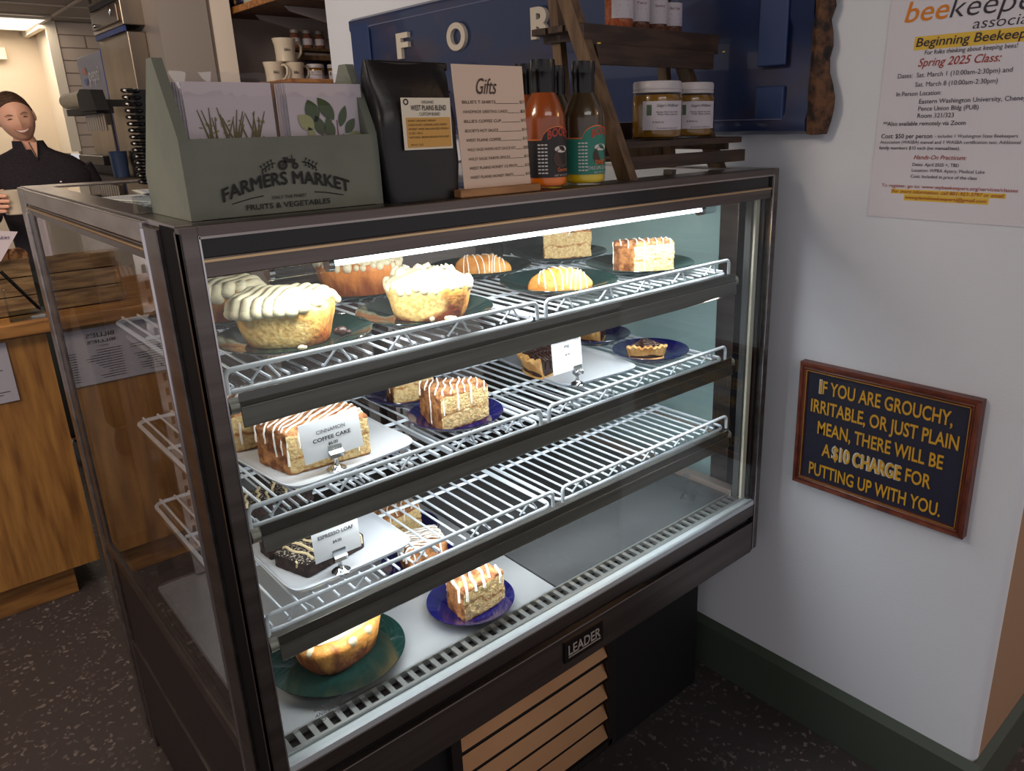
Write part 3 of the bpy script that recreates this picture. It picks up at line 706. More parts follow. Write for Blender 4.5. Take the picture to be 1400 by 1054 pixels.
bun(0.422, 0.162, G1 + PZ, 0.072, 0.054, 0.064, ANG - 0.05, 'torn pale bun with dolloped cream in the centre of the top shelf', 'dollop',
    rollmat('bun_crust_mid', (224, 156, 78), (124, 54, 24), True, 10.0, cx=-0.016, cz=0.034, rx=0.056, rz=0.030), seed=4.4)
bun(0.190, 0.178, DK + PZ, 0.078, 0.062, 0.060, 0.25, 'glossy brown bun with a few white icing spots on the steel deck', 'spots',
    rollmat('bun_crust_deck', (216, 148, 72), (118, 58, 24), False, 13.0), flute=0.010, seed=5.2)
# crumbs on the big plate
tag(MB().sphere((0, 0, 0.006), (0.009, 0.008, 0.008), 9, 6).sphere((0.008, -0.005, 0.004), (0.005, 0.005, 0.004), 8, 6).sphere((-0.004, 0.008, 0.005), (0.006, 0.005, 0.006), 8, 6).build('cake_crumb', choc, smooth=True, loc=(0.2445, 0.134, G1 + 0.0115)),
    'clump of brown sticky crumbs on the green plate beside the largest bun', 'crumb')
tag(MB().sphere((0, 0, 0.004), (0.006, 0.0045, 0.004), 9, 6).sphere((0.005, 0.001, 0.003), (0.004, 0.003, 0.003), 8, 6).build('icing_crumb', cream, smooth=True, loc=(0.168, 0.109, G1 + 0.0085)), 'white icing crumb on the plate in front of the largest bun', 'crumb')
ic = MB(); rnd = random.Random(5)
for i in range(5): ic.sphere((rnd.uniform(-0.02, 0.02), rnd.uniform(-0.006, 0.004), 0.004), (0.0045, 0.003, 0.0045), 8, 6)
tag(ic.build('icing_crumbs', cream, smooth=True, loc=(0.403, 0.092, G1 + 0.0105), rz=ANG), 'scattered white icing bits before the torn pale bun', 'crumb')

def cake_slice(label, z, poly, h, crust_edges, drizzle=None, nd=9, name='cake_slice', seed=0.0, top=topping, side=crumb, rough=0.0024, dm=icing, swirlz=(0.42, 0.50), rot=0.0, dr=0.0016, drop=0.025, bottomlayer=None):
    cx = sum(p[0] for p in poly) / len(poly); cy = sum(p[1] for p in poly) / len(poly)
    t = thing(name, label, 'cake', (cx, cy, z), 0, 'cut cakes in the case')
    pts, tags = subdivide_poly([(p[0] - cx, p[1] - cy) for p in poly], 0.0035)
    K = 12
    lv = [(0.985, 0.0)] + [(1.0, h * (0.04 + 0.86 * i / K)) for i in range(K + 1)] + [(0.985, h * 0.95), (0.94, h * 0.99), (0.86, h * 1.01), (0.7, h * 1.02), (0.5, h * 1.03), (0.3, h * 1.03), (0.12, h * 1.03)]
    nside = K + 2
    def mf(li, k):
        if li >= nside - 1: return 1
        if tags[k] in crust_edges: return 2
        if li == 0: return 2
        if False:
            wv = swirlz[0] + 0.07 * math.sin(k * 0.21 + seed) + 0.05 * noise.noise(Vector((k * 0.3, seed, 0)))
            zz = (li - 0.5) / K
            if abs(zz - wv) < 0.045 and noise.noise(Vector((k * 0.35, seed * 3, li))) > -0.25: return 3
        return 0
    body = ringsolid(pts, lv, mf, amp=rough, freq=150, seed=seed)
    body.build('cake_body', [side, top, crust if side is crumb else side, swirl], t, smooth=True)
    if drizzle:
        bv = bvh_of(body); dz = MB(); rnd = random.Random(int(seed * 7) + 1)
        dx, dy = math.cos(rot), math.sin(rot); R_ = max(math.hypot(*p) for p in pts)
        for i in range(nd):
            u = (-1 + 2 * (i + 0.5) / nd) * R_ * 0.92 + rnd.uniform(-0.002, 0.002)
            wob = rnd.uniform(0, 6)
            line = []
            for j in range(40):
                v = -1 + 2 * j / 39
                px = -dy * u + dx * v * R_ + (-dy) * 0.0022 * math.sin(v * (4 + wob) + wob)
                py = dx * u + dy * v * R_ + dx * 0.0022 * math.sin(v * (4 + wob) + wob)
                line.append((px, py))
            if i % 2: line = line[::-1]
            drape(dz, bv, line, dr * rnd.uniform(0.7, 1.25), droplen=drop * rnd.uniform(0.1, 1.2), zmax=0.3)
        if dz.v: dz.build('icing_drizzle' if dm is icing else 'drizzle', dm, t, smooth=True)
    return t
V_ = lambda ox, oy, a, L: (ox + math.cos(a) * L, oy + math.sin(a) * L)
# top shelf slices (rear, right)
cake_slice('pale cake slice with a cinnamon swirl on the rear plate of the top shelf', G1 + PZ, [(0.917, 0.436), (1.016, 0.371), (1.010, 0.42), (0.955, 0.480)], 0.068, (3,), 'y', 5, seed=1.2)
cake_slice('white drizzled cake slice on the rightmost plate of the top shelf', G1 + PZ, [(0.915, 0.142), (1.010, 0.112), (1.030, 0.140), (0.925, 0.215), (0.905, 0.19)], 0.066, (2, 3, 4), 'y', 9, seed=2.2, rot=-2.2, dr=0.0018)
# middle shelf
cake_slice('tall coffee cake slice with white drizzle on a blue plate, middle shelf', G2 + PZ, [(0.397, 0.113), (0.500, 0.112), (0.505, 0.150), (0.436, 0.205), (0.410, 0.205)], 0.068, (3, 4), 'y', 11, seed=3.2, rot=-2.2, dr=0.0018, drop=0.05)
cake_slice('coffee cake slice half hidden by the steel strip, rear of the middle shelf', G2 + PZ, [(0.410, 0.298), (0.487, 0.272), (0.50, 0.33), (0.425, 0.352)], 0.064, (3,), 'y', 6, seed=4.2)
# deck
cake_slice('crumb cake slice with white icing bands on the front blue plate, deck', DK + PZ, [(0.397, 0.086), (0.497, 0.090), (0.487, 0.150), (0.425, 0.178), (0.402, 0.150)], 0.068, (3, 4), 'y', 7, seed=5.2, rot=-1.9, dr=0.0030, drop=0.03)
cake_slice('cake slice at the very back of the deck under the lowest wires', DK + PZ, [(0.430, 0.425), (0.530, 0.440), (0.520, 0.50), (0.44, 0.50)], 0.064, (3,), 'y', 7, seed=6.2, rot=-2.0)
cake_slice('cake slice covered in wavy white icing behind the front deck plate', DK + PZ, [(0.400, 0.283), (0.486, 0.268), (0.505, 0.345), (0.42, 0.365)], 0.062, (3, 0, 1), 'y', 12, seed=7.2, rot=-0.5, dr=0.0026, drop=0.05)
# trays
def tray(x, y, z, w_, d_, rz, label):
    t = thing('serving_tray', label, 'tray', (x, y, z), rz, 'white rectangular trays in the case')
    n = 40; ol = sup(w_ / 2, d_ / 2, 72, 9)
    mb = ringsolid(ol, [(0.93, 0), (0.96, 0.001), (1.0, 0.0075), (1.0, 0.009), (0.985, 0.0092), (0.95, 0.0055), (0.9, 0.0045), (0.5, 0.0045), (0.1, 0.0045)])
    mb.build('tray_body', trayw, t, smooth=True)
    return t
tray(0.213, 0.262, G2, 0.236, 0.345, 0.10, 'white tray under the cinnamon coffee cake, left of the middle shelf')
tray(0.822, 0.292, G2, 0.205, 0.345, -0.10, 'white marbled tray under the chocolate pie, right of the middle shelf')
tray(0.203, 0.205, G3, 0.218, 0.235, 0.02, 'white tray under the chocolate loaf slices on the lowest wire shelf')
T2 = G2 + 0.0055; T3 = G3 + 0.0055
cake_slice('big coffee cake wedge behind the cinnamon coffee cake price card', T2, [(0.135, 0.135), (0.266, 0.122), (0.272, 0.18), (0.255, 0.245), (0.150, 0.262), (0.118, 0.215)], 0.070, (3, 4, 5), 'y', 17, seed=8.2, rot=-2.5, dr=0.0019, drop=0.05)
cake_slice('second coffee cake wedge at the rear of the left tray, middle shelf', T2, [(0.105, 0.285), (0.150, 0.278), (0.262, 0.300), (0.268, 0.40), (0.150, 0.420), (0.105, 0.37)], 0.068, (3, 4, 5), 'y', 13, seed=9.2, rot=-2.3, dr=0.0022, drop=0.04)
# chocolate espresso loaf slices
def loaf(label, z, poly, h, seed, rot, nd=6):
    return cake_slice(label, z, poly, h, (), 'y', nd, name='loaf_slice', seed=seed, top=speck, side=espresso, dm=creamdriz, swirlz=None, rot=rot, dr=0.0026, drop=0.016, rough=0.001)
loaf('front chocolate loaf slab with cream stripes beside its price card', T3, [(0.132, 0.118), (0.245, 0.140), (0.232, 0.205), (0.108, 0.190)], 0.026, 1.7, 1.9, 8)
loaf('dark loaf slab tucked behind the front chocolate slab', T3, [(0.110, 0.212), (0.225, 0.226), (0.220, 0.262), (0.108, 0.252)], 0.028, 2.7, 1.9, 6)
loaf('chocolate loaf piece seen through the middle wires, nearest the left post', G3 + 0.001, [(0.130, 0.385), (0.185, 0.378), (0.190, 0.440), (0.135, 0.445)], 0.030, 3.7, 1.2, 4)
loaf('chocolate loaf piece seen through the middle wires, second from the left post', G3 + 0.001, [(0.200, 0.385), (0.262, 0.376), (0.270, 0.440), (0.205, 0.448)], 0.030, 4.7, 1.2, 4)
# pies: crust shell with chocolate top
def pie(label, z, tip, a0, a1, R_, h, seed, nd=8):
    t = thing('pie_slice', label, 'pie', (tip[0], tip[1], z), 0, 'chocolate pie slices')
    n = 14; poly = [(0, 0)] + [(R_ * math.cos(a0 + (a1 - a0) * i / n), R_ * math.sin(a0 + (a1 - a0) * i / n)) for i in range(n + 1)]
    pts, tags = subdivide_poly(poly, 0.004)
    def wav(p): r = math.hypot(*p); return 0.5 + 0.5 * math.sin(math.atan2(p[1], p[0]) * 22)
    MB_ = ringsolid([(p[0] * 0.99, p[1] * 0.99) for p in pts], [(0.93, 0.0005), (0.96, h * 0.3), (0.97, h * 0.75), (0.94, h * 0.90), (0.8, h * 1.02), (0.4, h * 1.14), (0.1, h * 1.18)], amp=0.0025, freq=60, seed=seed)
    MB_.build('filling', choc, t, smooth=True)
    # crust: outer wall with fluted rim, and thin base
    cr = MB(); m = 40; rows = []
    prof = [(0.90, 0.0), (0.985, h * 0.35), (1.04, h * 0.75), (1.10, h * 0.96), (1.08, h * 1.08), (1.0, h * 1.06), (0.97, h * 0.8), (0.93, h * 0.3), (0.86, 0.002)]
    for i in range(m + 1):
        a = a0 + (a1 - a0) * i / m; wv = 1 + 0.07 * math.sin(i * 1.15) + 0.05 * math.sin(i * 0.47 + seed)
        rows.append([(R_ * q * math.cos(a), R_ * q * math.sin(a), zz * (wv if zz > h * 0.7 else 1)) for q, zz in prof])
    cr.hull(rows); bs = ringsolid(pts, [(0.995, 0), (1.0, 0.003), (0.5, 0.003)]); cr.add(bs.v, bs.f)
    cr.build('crust', piecrust, t, smooth=True)
    bv = bvh_of(MB_); dz = MB(); rnd = random.Random(int(seed * 9))
    am = (a0 + a1) / 2
    for i in range(nd):
        rr = R_ * (0.15 + 0.8 * (i + 0.5) / nd)
        line = [(rr * math.cos(a0 - 0.3 + (a1 - a0 + 0.6) * j / 23) + 0.003 * math.sin(j), rr * math.sin(a0 - 0.3 + (a1 - a0 + 0.6) * j / 23)) for j in range(24)]
        if i % 2: line = line[::-1]
        drape(dz, bv, line, 0.0024, droplen=0.02)
    for i in range(3):
        line = [(R_ * (0.2 + 0.85 * j / 19) * math.cos(am + (i - 1) * 0.25), R_ * (0.2 + 0.85 * j / 19) * math.sin(am + (i - 1) * 0.25)) for j in range(20)]
        drape(dz, bv, line, 0.0022, droplen=0.0)
    dz.build('chocolate_drizzle', chocl, t, smooth=True)
    return t
pie('chocolate pie wedge with fluted crust left of its price card', T2, (0.805, 0.225), math.radians(118), math.radians(192), 0.108, 0.040, 1.1, 10)
pie('chocolate pie wedge mostly hidden behind the price card, crust tip showing', T2, (0.768, 0.300), math.radians(10), math.radians(60), 0.105, 0.038, 2.1)
pie('small chocolate pie slice on the rear blue plate, middle shelf', G2 + PZ, (1.035, 0.345), math.radians(160), math.radians(215), 0.085, 0.034, 3.1)
pie('tan crusted pie slice on the front right blue plate, middle shelf', G2 + PZ, (1.005, 0.195), math.radians(195), math.radians(262), 0.076, 0.030, 4.1)
# turnovers
def turnover(x, y, z, rz, label, seed):
    t = thing('turnover', label, 'pastry', (x, y, z), rz, 'glazed turnovers')
    ol = []
    for k in range(56):
        q = 2 * PI * k / 56; c, s_ = math.cos(q), math.sin(q)
        ol.append((0.062 * math.copysign(abs(c) ** 0.85, c), (0.030 if s_ < 0 else 0.036) * s_ * (1 - 0.25 * abs(c))))
    b = ringsolid(ol, [(0.95, 0), (1.0, 0.004), (1.0, 0.010), (0.96, 0.018), (0.88, 0.026), (0.76, 0.032), (0.6, 0.037), (0.42, 0.040), (0.2, 0.041)], amp=0.0042, freq=38, seed=seed)
    b.build('pastry', turnm, t, smooth=True)
    bv = bvh_of(b); dz = MB(); rnd = random.Random(int(seed * 3))
    for i in range(9):
        u = -0.05 + 0.1 * (i + 0.5) / 9 + rnd.uniform(-0.002, 0.002)
        line = [(u + 0.006 * math.sin(j / 5 + i) + 0.012 * j / 25, 0.045 - 0.09 * j / 29) for j in range(30)]
        drape(dz, bv, line, 0.0014, droplen=0.012)
    dz.build('glaze_drizzle', icing, t, smooth=True)
turnover(0.712, 0.150, G1 + PZ, ANG, 'golden glazed turnover on the front green plate of the top shelf', 1.5)
turnover(0.712, 0.402, G1 + PZ, ANG + 0.06, 'paler glazed turnover on the rear green plate, top shelf', 2.5)

# price cards on chrome clip stands
def price_card(x, y, z, w_, h_, zc, rz, lines, label, tilt=0.0, cardx=0.0):
    t = thing('price_card', label, 'sign', (x, y, z), rz, 'price cards on chrome clip stands')
    MB().lathe([(0, 0), (0.0150, 0), (0.0150, 0.002), (0.011, 0.005), (0.0055, 0.0075), (0.0035, 0.011), (0.0032, 0.020), (0.0045, 0.022), (0.0045, 0.026), (0, 0.027)], n=28).build('clip_stand', chrome, t, smooth=True)
    MB().prism([(-0.007, 0.022), (0.003, 0.026), (0.0012, 0.034), (-0.0012, 0.042), (-0.0026, 0.042), (-0.0036, 0.034), (-0.009, 0.030)], 0, -0.011, 0.011).build('clip_jaw', chrome, t)
    c = MB().box(-w_ / 2, w_ / 2, -0.0005, 0.0005, 0, h_).build('card', paperw, t, loc=(cardx, 0.0, zc))
    c.rotation_euler = (-0.08, tilt, 0)
    mb = MB()
    for s_, cz, hh, ww in lines: addtext(mb, s_, (0, -0.0006, cz), (1, 0, 0), (0, 0, 1), ww, hh, 0.022, align='C')
    mb.build('lettering', ink, c)
    return t
price_card(0.197, 0.106, T2, 0.097, 0.063, 0.024, 0.0, [('CINNAMON', 0.041, 0.0060, 0.047), ('COFFEE CAKE', 0.029, 0.0060, 0.062), ('$6.00', 0.0195, 0.0048, 0.016)], 'white price card reading cinnamon coffee cake', -0.03)
price_card(0.732, 0.128, T2, 0.078, 0.078, 0.034, 0.0, [('CHOCOLATE CHESS', 0.060, 0.0060, 0.068), ('PIE', 0.048, 0.0060, 0.014), ('$5.00', 0.033, 0.0042, 0.013)], 'white price card reading chocolate chess pie', 0.0, -0.024)
price_card(0.180, 0.100, T3, 0.078, 0.078, 0.030, 0.0, [('CHOCOLATE', 0.051, 0.0060, 0.046), ('ESPRESSO LOAF', 0.037, 0.0060, 0.060), ('$4.00', 0.0235, 0.0046, 0.015)], 'white price card reading chocolate espresso loaf', 0.0, 0.0)
# clear plastic ticket clip lying on the deck
t = thing('ticket_clip', 'empty clear plastic ticket clip standing alone on the right deck', 'clip', (1.085, 0.115, DK), 0.5)
MB().prism([(-0.018, 0), (0.018, 0), (0.004, 0.014), (-0.002, 0.014)], 0, -0.014, 0.014).build('foot', pane('thick_plastic', (0.82, 0.86, 0.88, 1), 1.7), t)
for dx in (-0.006, 0.006):
    MB().tube([(dx, 0, 0.012), (dx + 0.004, 0.004, 0.030), (dx + 0.010, 0.008, 0.046)], 0.0032, 10).build('arm', pane('thick_plastic', (0.82, 0.86, 0.88, 1), 1.7), t, smooth=True)
MB().box(-0.004, 0.026, 0.002, 0.016, 0.044, 0.052).build('jaw', pane('thick_plastic', (0.82, 0.86, 0.88, 1), 1.7), t)

# ================================================================== ON TOP OF THE CASE
TZ = H + 0.0005
# --- farmers market box
bx = thing('card_box', 'sage green wooden crate printed Farmers Market holding greeting cards', 'box', (0.030, 0.045, TZ), 0)
BW = 0.256
MB().box(0.010, BW - 0.010, 0.0, 0.010, 0.0, 0.094).build('front_panel', greensage, bx, bevel=0.001)
sp = [(0.0, 0.0), (0.0, 0.094), (0.048, 0.186), (0.068, 0.186), (0.160, 0.05), (0.160, 0.0)]
MB().prism(sp, 0, -0.001, 0.011).build('side_panel', greensage, bx)
MB().prism(sp, 0, BW - 0.011, BW + 0.001).build('side_panel', greensage, bx)
MB().box(0.011, BW - 0.011, 0.148, 0.158, 0.0, 0.05).build('back_panel', greensage, bx)
MB().box(0.011, BW - 0.011, 0.010, 0.148, 0.0, 0.008).build('bottom_panel', greensage, bx)
mb = MB(); yy = -0.0012
cxx = 0.123
for kx, kz in ((0, 0), (0.0007, 0.0), (-0.0007, 0.0), (0.0, 0.0006), (0.0, -0.0005)): addtext(mb, 'FARMERS MARKET', (cxx + kx, yy - abs(kx) * 0.1 - kz * 0.15, 0.0195 + kz), (1, 0, 0), (0, 0, 1), 0.168, 0.0155, 0.0, align='C', arc=0.0165)
addtext(mb, 'ONLY THE FINEST', (cxx - 0.001, yy, 0.0185), (1, 0, 0), (0, 0, 1), 0.046, 0.0038, 0.012, align='C')
addtext(mb, 'FRUITS & VEGETABLES', (cxx - 0.002, yy, 0.0075), (1, 0, 0), (0, 0, 1), 0.112, 0.0064, 0.015, align='C')
def ring2(mb, cx, cz, r0, r1, n=20, mi=0):
    for k in range(n):
        a, b = 2 * PI * k / n, 2 * PI * (k + 1) / n
        mb.add([(cx + r0 * math.cos(a), yy - 0.0006, cz + r0 * math.sin(a)), (cx + r1 * math.cos(a), yy - 0.0006, cz + r1 * math.sin(a)), (cx + r1 * math.cos(b), yy - 0.0006, cz + r1 * math.sin(b)), (cx + r0 * math.cos(b), yy - 0.0006, cz + r0 * math.sin(b))], [(0, 1, 2, 3)], mi)
tx, tz = cxx + 0.004, 0.0545
ring2(mb, tx - 0.0085, tz + 0.005, 0.0030, 0.0062); ring2(mb, tx - 0.0085, tz + 0.005, 0.0, 0.0015)
ring2(mb, tx + 0.0078, tz + 0.0035, 0.0015, 0.0042)
def q2(mb, pts, mi=0): mb.add([(p[0], yy - 0.0006, p[1]) for p in pts], [list(range(len(pts)))], mi)
q2(mb, [(tx - 0.006, tz + 0.008), (tx + 0.008, tz + 0.007), (tx + 0.009, tz + 0.012), (tx - 0.001, tz + 0.0125), (tx - 0.006, tz + 0.0125)])
q2(mb, [(tx - 0.007, tz + 0.0125), (tx - 0.001, tz + 0.0125), (tx - 0.0005, tz + 0.0145), (tx - 0.0075, tz + 0.0145)])
q2(mb, [(tx + 0.004, tz + 0.012), (tx + 0.0052, tz + 0.012), (tx + 0.0052, tz + 0.017), (tx + 0.004, tz + 0.017)])
for sgn in (-1, 1):
    mb.tube([(tx + sgn * 0.018, yy, tz + 0.008), (tx + sgn * 0.026, yy, tz + 0.006), (tx + sgn * 0.036, yy, tz - 0.001)], 0.0006, 5)
    for i in range(4):
        bxp = tx + sgn * (0.021 + 0.0045 * i); bz = tz + 0.0075 - 0.0022 * i
        mb.tube([(bxp, yy, bz), (bxp + sgn * 0.002, yy, bz + 0.0035)], 0.0004, 4); ring2(mb, bxp + sgn * 0.0022, bz + 0.004, 0, 0.0013, 8)
        mb.tube([(bxp, yy, bz), (bxp + sgn * 0.001, yy, bz - 0.0035)], 0.0004, 4); ring2(mb, bxp + sgn * 0.001, bz - 0.0042, 0, 0.0013, 8)
mb.tube([(cxx - 0.074, yy, 0.0165), (cxx - 0.05, yy, 0.0215), (cxx - 0.034, yy, 0.0235)], 0.0005, 4).tube([(cxx + 0.034, yy, 0.0235), (cxx + 0.05, yy, 0.0215), (cxx + 0.074, yy, 0.0165)], 0.0005, 4)
mb.build('printed_lettering', [inkb, greensage], bx)
# card packs in clear sleeves
def leafshape(mb, cx, cz, L, wd, ang, y, mi):
    n = 9; pts = []
    for i in range(n + 1):
        u = i / n; w_ = wd * math.sin(PI * u) ** 0.8 * (1 - 0.25 * u); pts.append((u * L, w_))
    pts = pts + [(a, -b) for a, b in pts[::-1][1:-1]]
    c, s_ = math.cos(ang), math.sin(ang)
    mb.add([(cx + a * c - b * s_, y, cz + a * s_ + b * c) for a, b in pts], [list(range(len(pts)))], mi)
def card_pack(x0, w_, label, kind):
    t = thing('greeting_card_pack', label, 'greeting cards', (x0, 0.070, TZ + 0.009), 0, 'card packs in the green crate')
    hh = 0.150
    cardm = mat('card_stock', (186, 176, 184), 0.6)
    me = MB().box(0, w_, 0, 0.0012, 0, hh).mesh('card', cardm)
    for i in range(9):
        o = bpy.data.objects.new('card', me); C.objects.link(o); o.parent = t; o.location = (-0.0008 * i + 0.0004 * (i % 2), 0.0022 * i, 0.0)
    pr = MB(); y = -0.0008; rnd = random.Random(3 if kind == 'grass' else 8)
    if kind == 'grass':
        for i in range(26):
            bx_ = rnd.choice((0.032, 0.052, 0.078)) + rnd.uniform(-0.008, 0.008); an = rnd.uniform(-0.35, 0.35); L = rnd.uniform(0.035, 0.062)
            p0 = (bx_, y, 0.060); p2 = (bx_ + math.sin(an) * L, y, 0.060 + math.cos(an) * L)
            pr.tube([p0, ((p0[0] + p2[0]) / 2 - 0.003 * an, y, (p0[2] + p2[2]) / 2), p2], [0.0016, 0.0012, 0.0005], 4, 0)
        for i in range(40):
            leafshape(pr, rnd.choice((0.022, 0.04, 0.088)) + rnd.uniform(-0.008, 0.01), 0.076 + rnd.uniform(-0.014, 0.03), 0.005, 0.0012, rnd.uniform(0, PI), y, 1)
    else:
        for (a, b, L, wd, an, mi) in ((0.040, 0.098, 0.022, 0.008, 1.9, 2), (0.036, 0.090, 0.020, 0.0075, 2.4, 3), (0.046, 0.083, 0.020, 0.006, 1.9, 2), (0.060, 0.100, 0.026, 0.007, 2.2, 2), (0.066, 0.092, 0.022, 0.0045, 1.2, 2), (0.072, 0.085, 0.018, 0.005, 0.9, 2),
                                      (0.072, 0.078, 0.020, 0.0075, 0.1, 3), (0.030, 0.072, 0.016, 0.005, 2.6, 2), (0.056, 0.078, 0.022, 0.006, 1.75, 2), (0.036, 0.078, 0.014, 0.004, 2.0, 3)):
            leafshape(pr, 0.052 + (a - 0.052) * 1.25, 0.072 + (b - 0.072) * 1.15, L * 1.35, wd * 1.45, an, y - 0.0002 * mi, mi)
        for (a, b, c, d) in ((0.046, 0.06, 0.040, 0.100), (0.050, 0.06, 0.058, 0.104), (0.062, 0.06, 0.066, 0.104), (0.056, 0.06, 0.074, 0.086), (0.042, 0.06, 0.048, 0.090)):
            pr.tube([(a, y, b), ((a + c) / 2 + 0.002, y, (b + d) / 2), (c, y, d)], 0.0007, 4, 4)
    pr.build('botanical_print', [mat('grass_ink', (104, 92, 40), 0.8), mat('seed_ink', (128, 116, 64), 0.8), mat('leaf_ink', (62, 78, 46), 0.8), mat('pale_leaf_ink', (150, 152, 104), 0.8), mat('stem_ink', (134, 72, 84), 0.8)], t)
    # sleeve with crumpled top
    sl = MB(); n = 16; rows = []
    for j in range(2):
        for i in range(n): pass
    fr_ = []; 
    for (yy_, s_) in ((-0.003, 1), (0.024, -1)):
        g = []
        for j in range(8):
            zz = (hh + 0.012) * j / 7
            for i in range(n + 1):
                xx = -0.010 + (w_ + 0.013) * i / n
                cr = noise.noise(Vector((xx * 60, zz * 60, yy_ * 100 + x0 * 9))) * (0.0012 + 0.004 * (j / 7) ** 3)
                g.append((xx, yy_ - s_ * abs(cr) * 0.5 + (0.008 * s_ * (j / 7) ** 5), zz + (cr * 1.2 if j == 7 else 0)))
        sl.add(g, [(j * (n + 1) + i, j * (n + 1) + i + 1, (j + 1) * (n + 1) + i + 1, (j + 1) * (n + 1) + i) for j in range(7) for i in range(n)])
    sl.build('clear_sleeve', plastic, t, smooth=True)
    return t
card_pack(0.050, 0.107, 'pack of greeting cards with dry grass drawing, left in the green crate', 'grass')
card_pack(0.176, 0.106, 'pack of greeting cards with green leaves drawing, right in the crate', 'leaf')
tag(MB().box(0.165, 0.272, 0.118, 0.121, TZ + 0.009, TZ + 0.163).build('cardboard_divider', mat('cardboard', (150, 110, 80), 0.8)), 'brown cardboard sheet standing behind the leaf cards in the crate', 'cardboard')
# --- coffee bag
bg = thing('coffee_bag', 'tall matte black coffee bag with an organic blend label', 'bag', (0.352, 0.062, TZ), 0)
rows = []
for j in range(22):
    v = j / 21; z = 0.188 * v
    wx = 0.060 + 0.004 * math.sin(v * PI) + (0.006 * max(0, v - 0.75) / 0.25)
    dy = 0.034 * (1 - max(0, (v - 0.55) / 0.45) ** 1.5 * 0.86)
    sh = -0.010 * v
    ring = []
    for k in range(36):
        q = 2 * PI * k / 36; c, s_ = math.cos(q), math.sin(q); e = 0.35
        p = Vector((wx * math.copysign(abs(c) ** e, c) + sh * 0.3, dy * math.copysign(abs(s_) ** e, s_), z))
        p += noise.noise_vector(p * 26) * 0.003 * (0.3 + v)
        if j == 0: p.z = 0
        ring.append(tuple(p))
    rows.append(ring)
MB().hull(rows).build('bag_body', mat('black_foil', (16, 13, 17), 0.34, bump=0.25, bscale=30), bg, smooth=True)
MB().box(-0.066, 0.066, -0.006, 0.004, 0.178, 0.190).build('rolled_top', mat('black_foil', (16, 13, 17), 0.34), bg, bevel=0.003)
MB().tube([(0.052, -0.010, 0.150), (0.064, -0.004, 0.1505), (0.071, 0.0, 0.150)], [0.0015, 0.0015, 0.0015], 6).build('tin_tie', mat('black_foil', (16, 13, 17), 0.34), bg)
lm = MB().box(-0.036, 0.044, -0.0385, -0.0375, 0.071, 0.140, 0)
lm.box(-0.031, 0.042, -0.0389, -0.0385, 0.074, 0.114, 1)
X_, U_ = (1, 0, 0), (0, 0, 1); yb = -0.0390
addtext(lm, 'ORGANIC', (0.006, yb, 0.1325), X_, U_, 0.020, 0.0038, align='C', mi=2)
addtext(lm, 'WEST PLAINS BLEND', (0.007, yb, 0.1235), X_, U_, 0.058, 0.0068, 0.01, align='C', mi=2)
addtext(lm, 'CUSTOM BLEND', (0.008, yb, 0.1165), X_, U_, 0.034, 0.0042, align='C', mi=2)
for i, (a, b) in enumerate((('ROAST: ORGANIC MEDIUM', 0.045), ('CHOCOLATE, CARAMEL AND CHERRY', 0.064), ('SWEET AND BALANCED FINISH', 0.066), ('12 OZ / 340 G', 0.022), ('NATURAL BEANS BLEND FOR DRIP', 0.066))):
    addtext(lm, a, (-0.028, yb, 0.1085 - i * 0.0055), X_, U_, b, 0.0026, mi=2)
addtext(lm, 'NET WT 12 OZ', (-0.026, yb, 0.0765), X_, U_, 0.02, 0.0024, mi=2)
for k in range(18):
    a, b = 2 * PI * k / 18, 2 * PI * (k + 1) / 18
    lm.add([(-0.029 + r_ * math.cos(t_), yb, 0.1345 + r_ * math.sin(t_)) for r_, t_ in ((0.0025, a), (0.0042, a), (0.0042, b), (0.0025, b))], [(0, 1, 2, 3)], 2)
lm.build('paper_label', [mat('label_cream', (214, 206, 190), 0.6), mat('label_mustard', (196, 150, 78), 0.6), ink], bg, label='cream and mustard printed label')
# --- gifts menu board
gf = thing('gift_menu', 'cream gifts price list standing in a wooden block', 'sign', (0.480, 0.030, TZ), 0)
MB().box(-0.083, 0.072, -0.018, 0.022, 0.0, 0.011).build('wood_base', woodl, gf, bevel=0.001)
bd_ = MB().prism([(-0.064, 0.008), (0.066, 0.008), (0.056, 0.186), (-0.074, 0.186)], 1, -0.0006, 0.0006)
g2 = bd_.build('card', mat('menu_cream', (206, 184, 168), 0.6), gf)
mb = MB()
addtext(mb, 'Gifts', (-0.033, -0.001, 0.146), X_, U_, 0.038, 0.022, 0.004, 0.35)
gl = [('BILLIE\'S T-SHIRTS', '$27'), ('HANDMADE GREETING CARDS', '$5'), ('BILLIE\'S COFFEE CUP', '$15'), ('BOOEY\'S HOT SAUCE', '$11'), ('WEST PLAINS COFFEE', '$15'), ('WILD SAGE FARMS HOT SAUCE KIT', '$30'), ('WILD SAGE FARMS SPICES', '$11'), ('WEST PLAINS HONEY 1/2 PINTS', '$10'), ('WEST PLAINS HONEY PINTS', '$15')]
for i, (a, b) in enumerate(gl):
    z = 0.1325 - i * 0.01345; xl = -0.0595 + i * 0.0009; wd = min(0.092, 0.0036 * len(a))
    addtext(mb, a, (xl, -0.001, z), X_, U_, wd, 0.0042, 0.006)
    addtext(mb, b, (xl + 0.108, -0.001, z), X_, U_, 0.009, 0.0042, 0.006)
    mb.box(xl + wd + 0.001, xl + 0.106, -0.0012, -0.0010, z - 0.0004, z + 0.0002)
mb.build('lettering', mat('brown_ink', (70, 52, 46), 0.7), g2)
